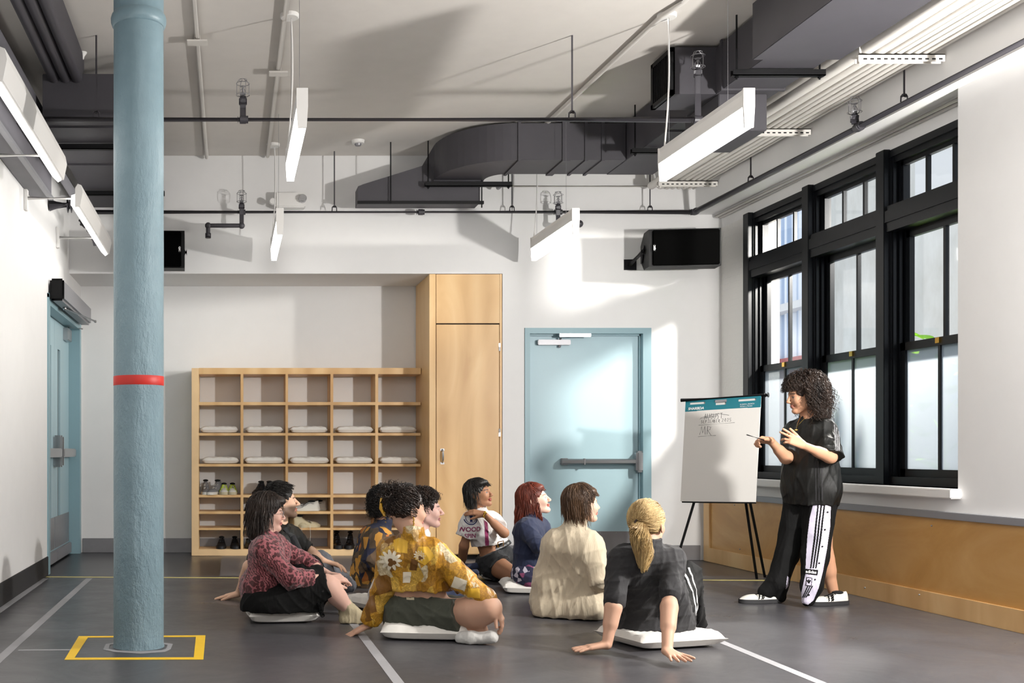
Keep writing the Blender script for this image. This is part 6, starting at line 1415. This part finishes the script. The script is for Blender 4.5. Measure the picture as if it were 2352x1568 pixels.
# side panel of the near leg: lilac band, stripes, studs and wordmark
dd = (0, 1, 0)
def px_shape(pts, z=6.6): 
    q0 = P(pts[0][0], pts[0][1], z); return q0
K_ = 7.07/F
def pshape(pts, ref): return [((x-ref[0])*K_, -(y-ref[1])*K_) for x, y in pts]
ref = (1880, 1260); og = P(ref[0], ref[1], 7.07); og = Vector((og.x, 6.5, og.z)); CAMP = Vector((0, 0, CH))
def decal_px(pts, m, name, target=None, off=.002, step=.005):
    """trace a band on the cloth: rays from where the trouser side faces"""
    vs, fs = grid_shape(pshape(pts, ref), step); tgt = target or trk; me = tgt.data; org = wpos(rt)
    bvh = BVHS.setdefault(tgt.name, BVHTree.FromPolygons([v.co+org for v in me.vertices], [list(p.vertices) for p in me.polygons])); out = []; ok = []
    for v in vs:
        q = Vector((P(ref[0], ref[1], 7.07).x+v[0], 7.07, P(ref[0], ref[1], 7.07).z+v[1])); d = (q-CAMP).normalized(); h_ = bvh.ray_cast(q-d*.6, d, 1.2)
        ok.append(h_[0] is not None and (h_[0]-q).length < .25); out.append(h_[0]+h_[1]*off if ok[-1] else q)
    fs = [f for f in fs if all(ok[i] for i in f)]; return MB().add(out, fs).build(name, m, rt, True)
band = [(1868, 1158), (1908, 1158), (1906, 1210), (1899, 1260), (1890, 1310), (1880, 1350), (1868, 1378), (1856, 1388), (1842, 1384), (1841, 1360), (1850, 1320), (1851, 1290), (1855, 1230), (1860, 1190)]
decal_px(band, 'cloth_lilac', 'side_panel')
for dx in (0, 7, 14):
    decal_px([(1878+dx, 1158), (1881+dx, 1158), (1873+dx*.9, 1240), (1864+dx*.8, 1305), (1861+dx*.8, 1305), (1869+dx*.9, 1240)], 'cloth_black', 'panel_stripe', off=.004, step=.003)
for dx in (0, 5, 10): decal_px([(1855+dx, 1345), (1857.5+dx, 1345), (1846+dx*.7, 1372), (1843.5+dx*.7, 1372)], 'cloth_black', 'panel_stripe', off=.004, step=.0025)
for x, y in ((1900, 1176), (1894, 1216), (1888, 1255), (1881, 1293), (1872, 1331), (1858, 1366)): decal_px([(x+2.2*math.cos(a), y+2.2*math.sin(a)) for a in np.linspace(0, 6.28, 10)], 'black_plastic', 'stud', off=.005, step=.0015)
decal_px([(1849, 1306), (1879, 1309), (1877, 1321), (1849, 1317)], 'cloth_black', 'logo_patch', off=.005, step=.003)
def text_px(txt, size_px, x, y, m, off, tgt=None, bold=True, rot=0):
    vs, fs = text_verts(txt, size_px, bold, 0); tgt = tgt or trk; org = wpos(rt); me = tgt.data; bvh = BVHS.setdefault(tgt.name, BVHTree.FromPolygons([v.co+org for v in me.vertices], [list(p.vertices) for p in me.polygons])); out = []; ok = []
    for v in vs:
        q = P(x+v.x*math.cos(rot)-v.y*math.sin(rot), y-(v.x*math.sin(rot)+v.y*math.cos(rot)), 7.07); d = (q-CAMP).normalized(); h_ = bvh.ray_cast(q-d*.6, d, 1.2); ok.append(h_[0] is not None); out.append(h_[0]+h_[1]*off if ok[-1] else q)
    fs = [f for f in fs if all(ok[i] for i in f)]; return MB().add(out, fs).build('wordmark', m, rt)
text_px('adidas', 9.5, 1863.5, 1313.5, 'white_ink', .007, rot=-.09)
decal_px([(1853, 1325), (1866, 1327), (1864, 1346), (1851, 1344)], 'cloth_black', 'logo_patch', off=.005, step=.002); decal_px([(1854.5, 1327), (1864.5, 1328.5), (1863, 1344.5), (1852.5, 1343)], 'cloth_lilac', 'logo_patch', off=.0065, step=.0015)
for a in (-.6, 0, .6): decal_px([(1858.3, 1340), (1858.3+6*math.sin(a)-1.6, 1340-8*math.cos(a)), (1858.3+7.4*math.sin(a), 1340-10*math.cos(a)), (1858.3+6*math.sin(a)+1.6, 1340-8*math.cos(a)), (1859.3, 1340)], 'cloth_black', 'logo_leaf', off=.008, step=.001)
decal_px([(1808, 1322), (1812, 1326), (1806, 1384), (1800, 1384)], 'cloth_lilac', 'side_panel', step=.004)
for dx in (0, 7, 14): decal_px([(1872+dx, 1060), (1874.5+dx, 1060), (1876+dx, 1150), (1873+dx, 1150)], 'cloth_charcoal', 'jersey_stripe', jersey, .002, .003); decal_px([(1915+dx*.7, 975+dx), (1917+dx*.7, 975+dx), (1921+dx*.5, 1035), (1919+dx*.5, 1035)], 'shoe_grey', 'jersey_stripe', jersey, .002, .003)
for q, (ax, ay, Yq), rz, lab in (('r', (1752, 0, 7.34), PI/2+.12, ''), ('l', (1903, 0, 7.24), PI/2+.25, '')):
    s_ = shoe('stripe', 'shoe_white', 'steel_dark' if False else 'rubber', .285, .085, .047, name='shoe'); s_.parent = rt; s_.name = 'shoe'
    cx_ = PX(1745 if q == 'r' else 1902, Yq); s_.location = Vector((cx_, Yq, .002))-rt.location; s_.rotation_euler = (0, 0, rz)
MB().tube([P(1754, 1010, 7.13), P(1715, 998, 7.10)], [.0055, .0045], 8).build('marker_pen', 'steel', None, True, label='slim silver marker pen held by the standing person', cat='pen')
b = MB(); b.tube([P(1838, 958, 7.16), P(1832, 972, 7.07), P(1829, 985, 7.02), P(1834, 975, 7.06), P(1850, 958, 7.12)], .0018, 5).ball(P(1829, 987, 7.02), (.012, .004, .005)).build('necklace', 'gold', rt, True)
b = MB(); q = lerp(J['wl'], P(1826, 1006, 6.97), .9); b.tube([q+V3(.010*math.cos(a), .004, .010*math.sin(a)) for a in np.linspace(0, 6.3, 12)], .0022, 5).build('ring', 'gold', rt, True)
make_hair(rt, c, R, 1.04, 'hair_curly', None, 21, 1100, lambda d: d[1] < .35+.9*d[2] or d[2] > .5, .17, .011, comb=(0, .0, -.5), gravity=.5, vol=.03, rad=.0028, face=(.035, .045), cap=(.088, .106, .102), extra=lambda Fd, p, R, s: (Fd.ell(p((0, .05, .08)), V3(.07, .05, .04), R, .02), Fd.cone(p((0, -.05, -.02)), p((0, -.055, -.13)), .085, .085, .04), Fd.cone(p((.07, -.02, 0)), p((.075, -.025, -.10)), .03, .03, .03), Fd.cone(p((-.07, -.02, 0)), p((-.075, -.025, -.10)), .03, .03, .03)))

# ------------------------------------------------------------------ cushions under the people
def floor_cushion(px, py, Y, rz, L, W, label, seed, H=.098): cushion((PX(px, Y), Y, .002), rz, L, W, H, label, 'white floor cushions under the seated people', seed, .45, 0, .5)
floor_cushion(1515, 0, 5.78, .28, .52, .42, 'white floor cushion under the ponytailed person in charcoal', 31)
floor_cushion(972, 0, 6.02, -.12, .48, .42, 'white floor cushion under the person in mustard print and olive shorts', 32)
floor_cushion(643, 0, 6.60, .10, .42, .38, 'white floor cushion under the person in red print top, leftmost on the floor', 33)
floor_cushion(826, 0, 8.32, -.2, .32, .36, 'back row floor cushion under the brown and ochre patterned shirt', 34)
floor_cushion(884, 0, 7.10, .5, .44, .38, 'floor cushion behind the mustard shirt, under the person in profile', 35)
floor_cushion(1160, 0, 8.70, -.1, .42, .36, 'white floor cushion under the person in black shorts', 36)
floor_cushion(1208, 0, 7.92, -.15, .36, .38, 'white floor cushion under the person in navy with auburn hair', 37)
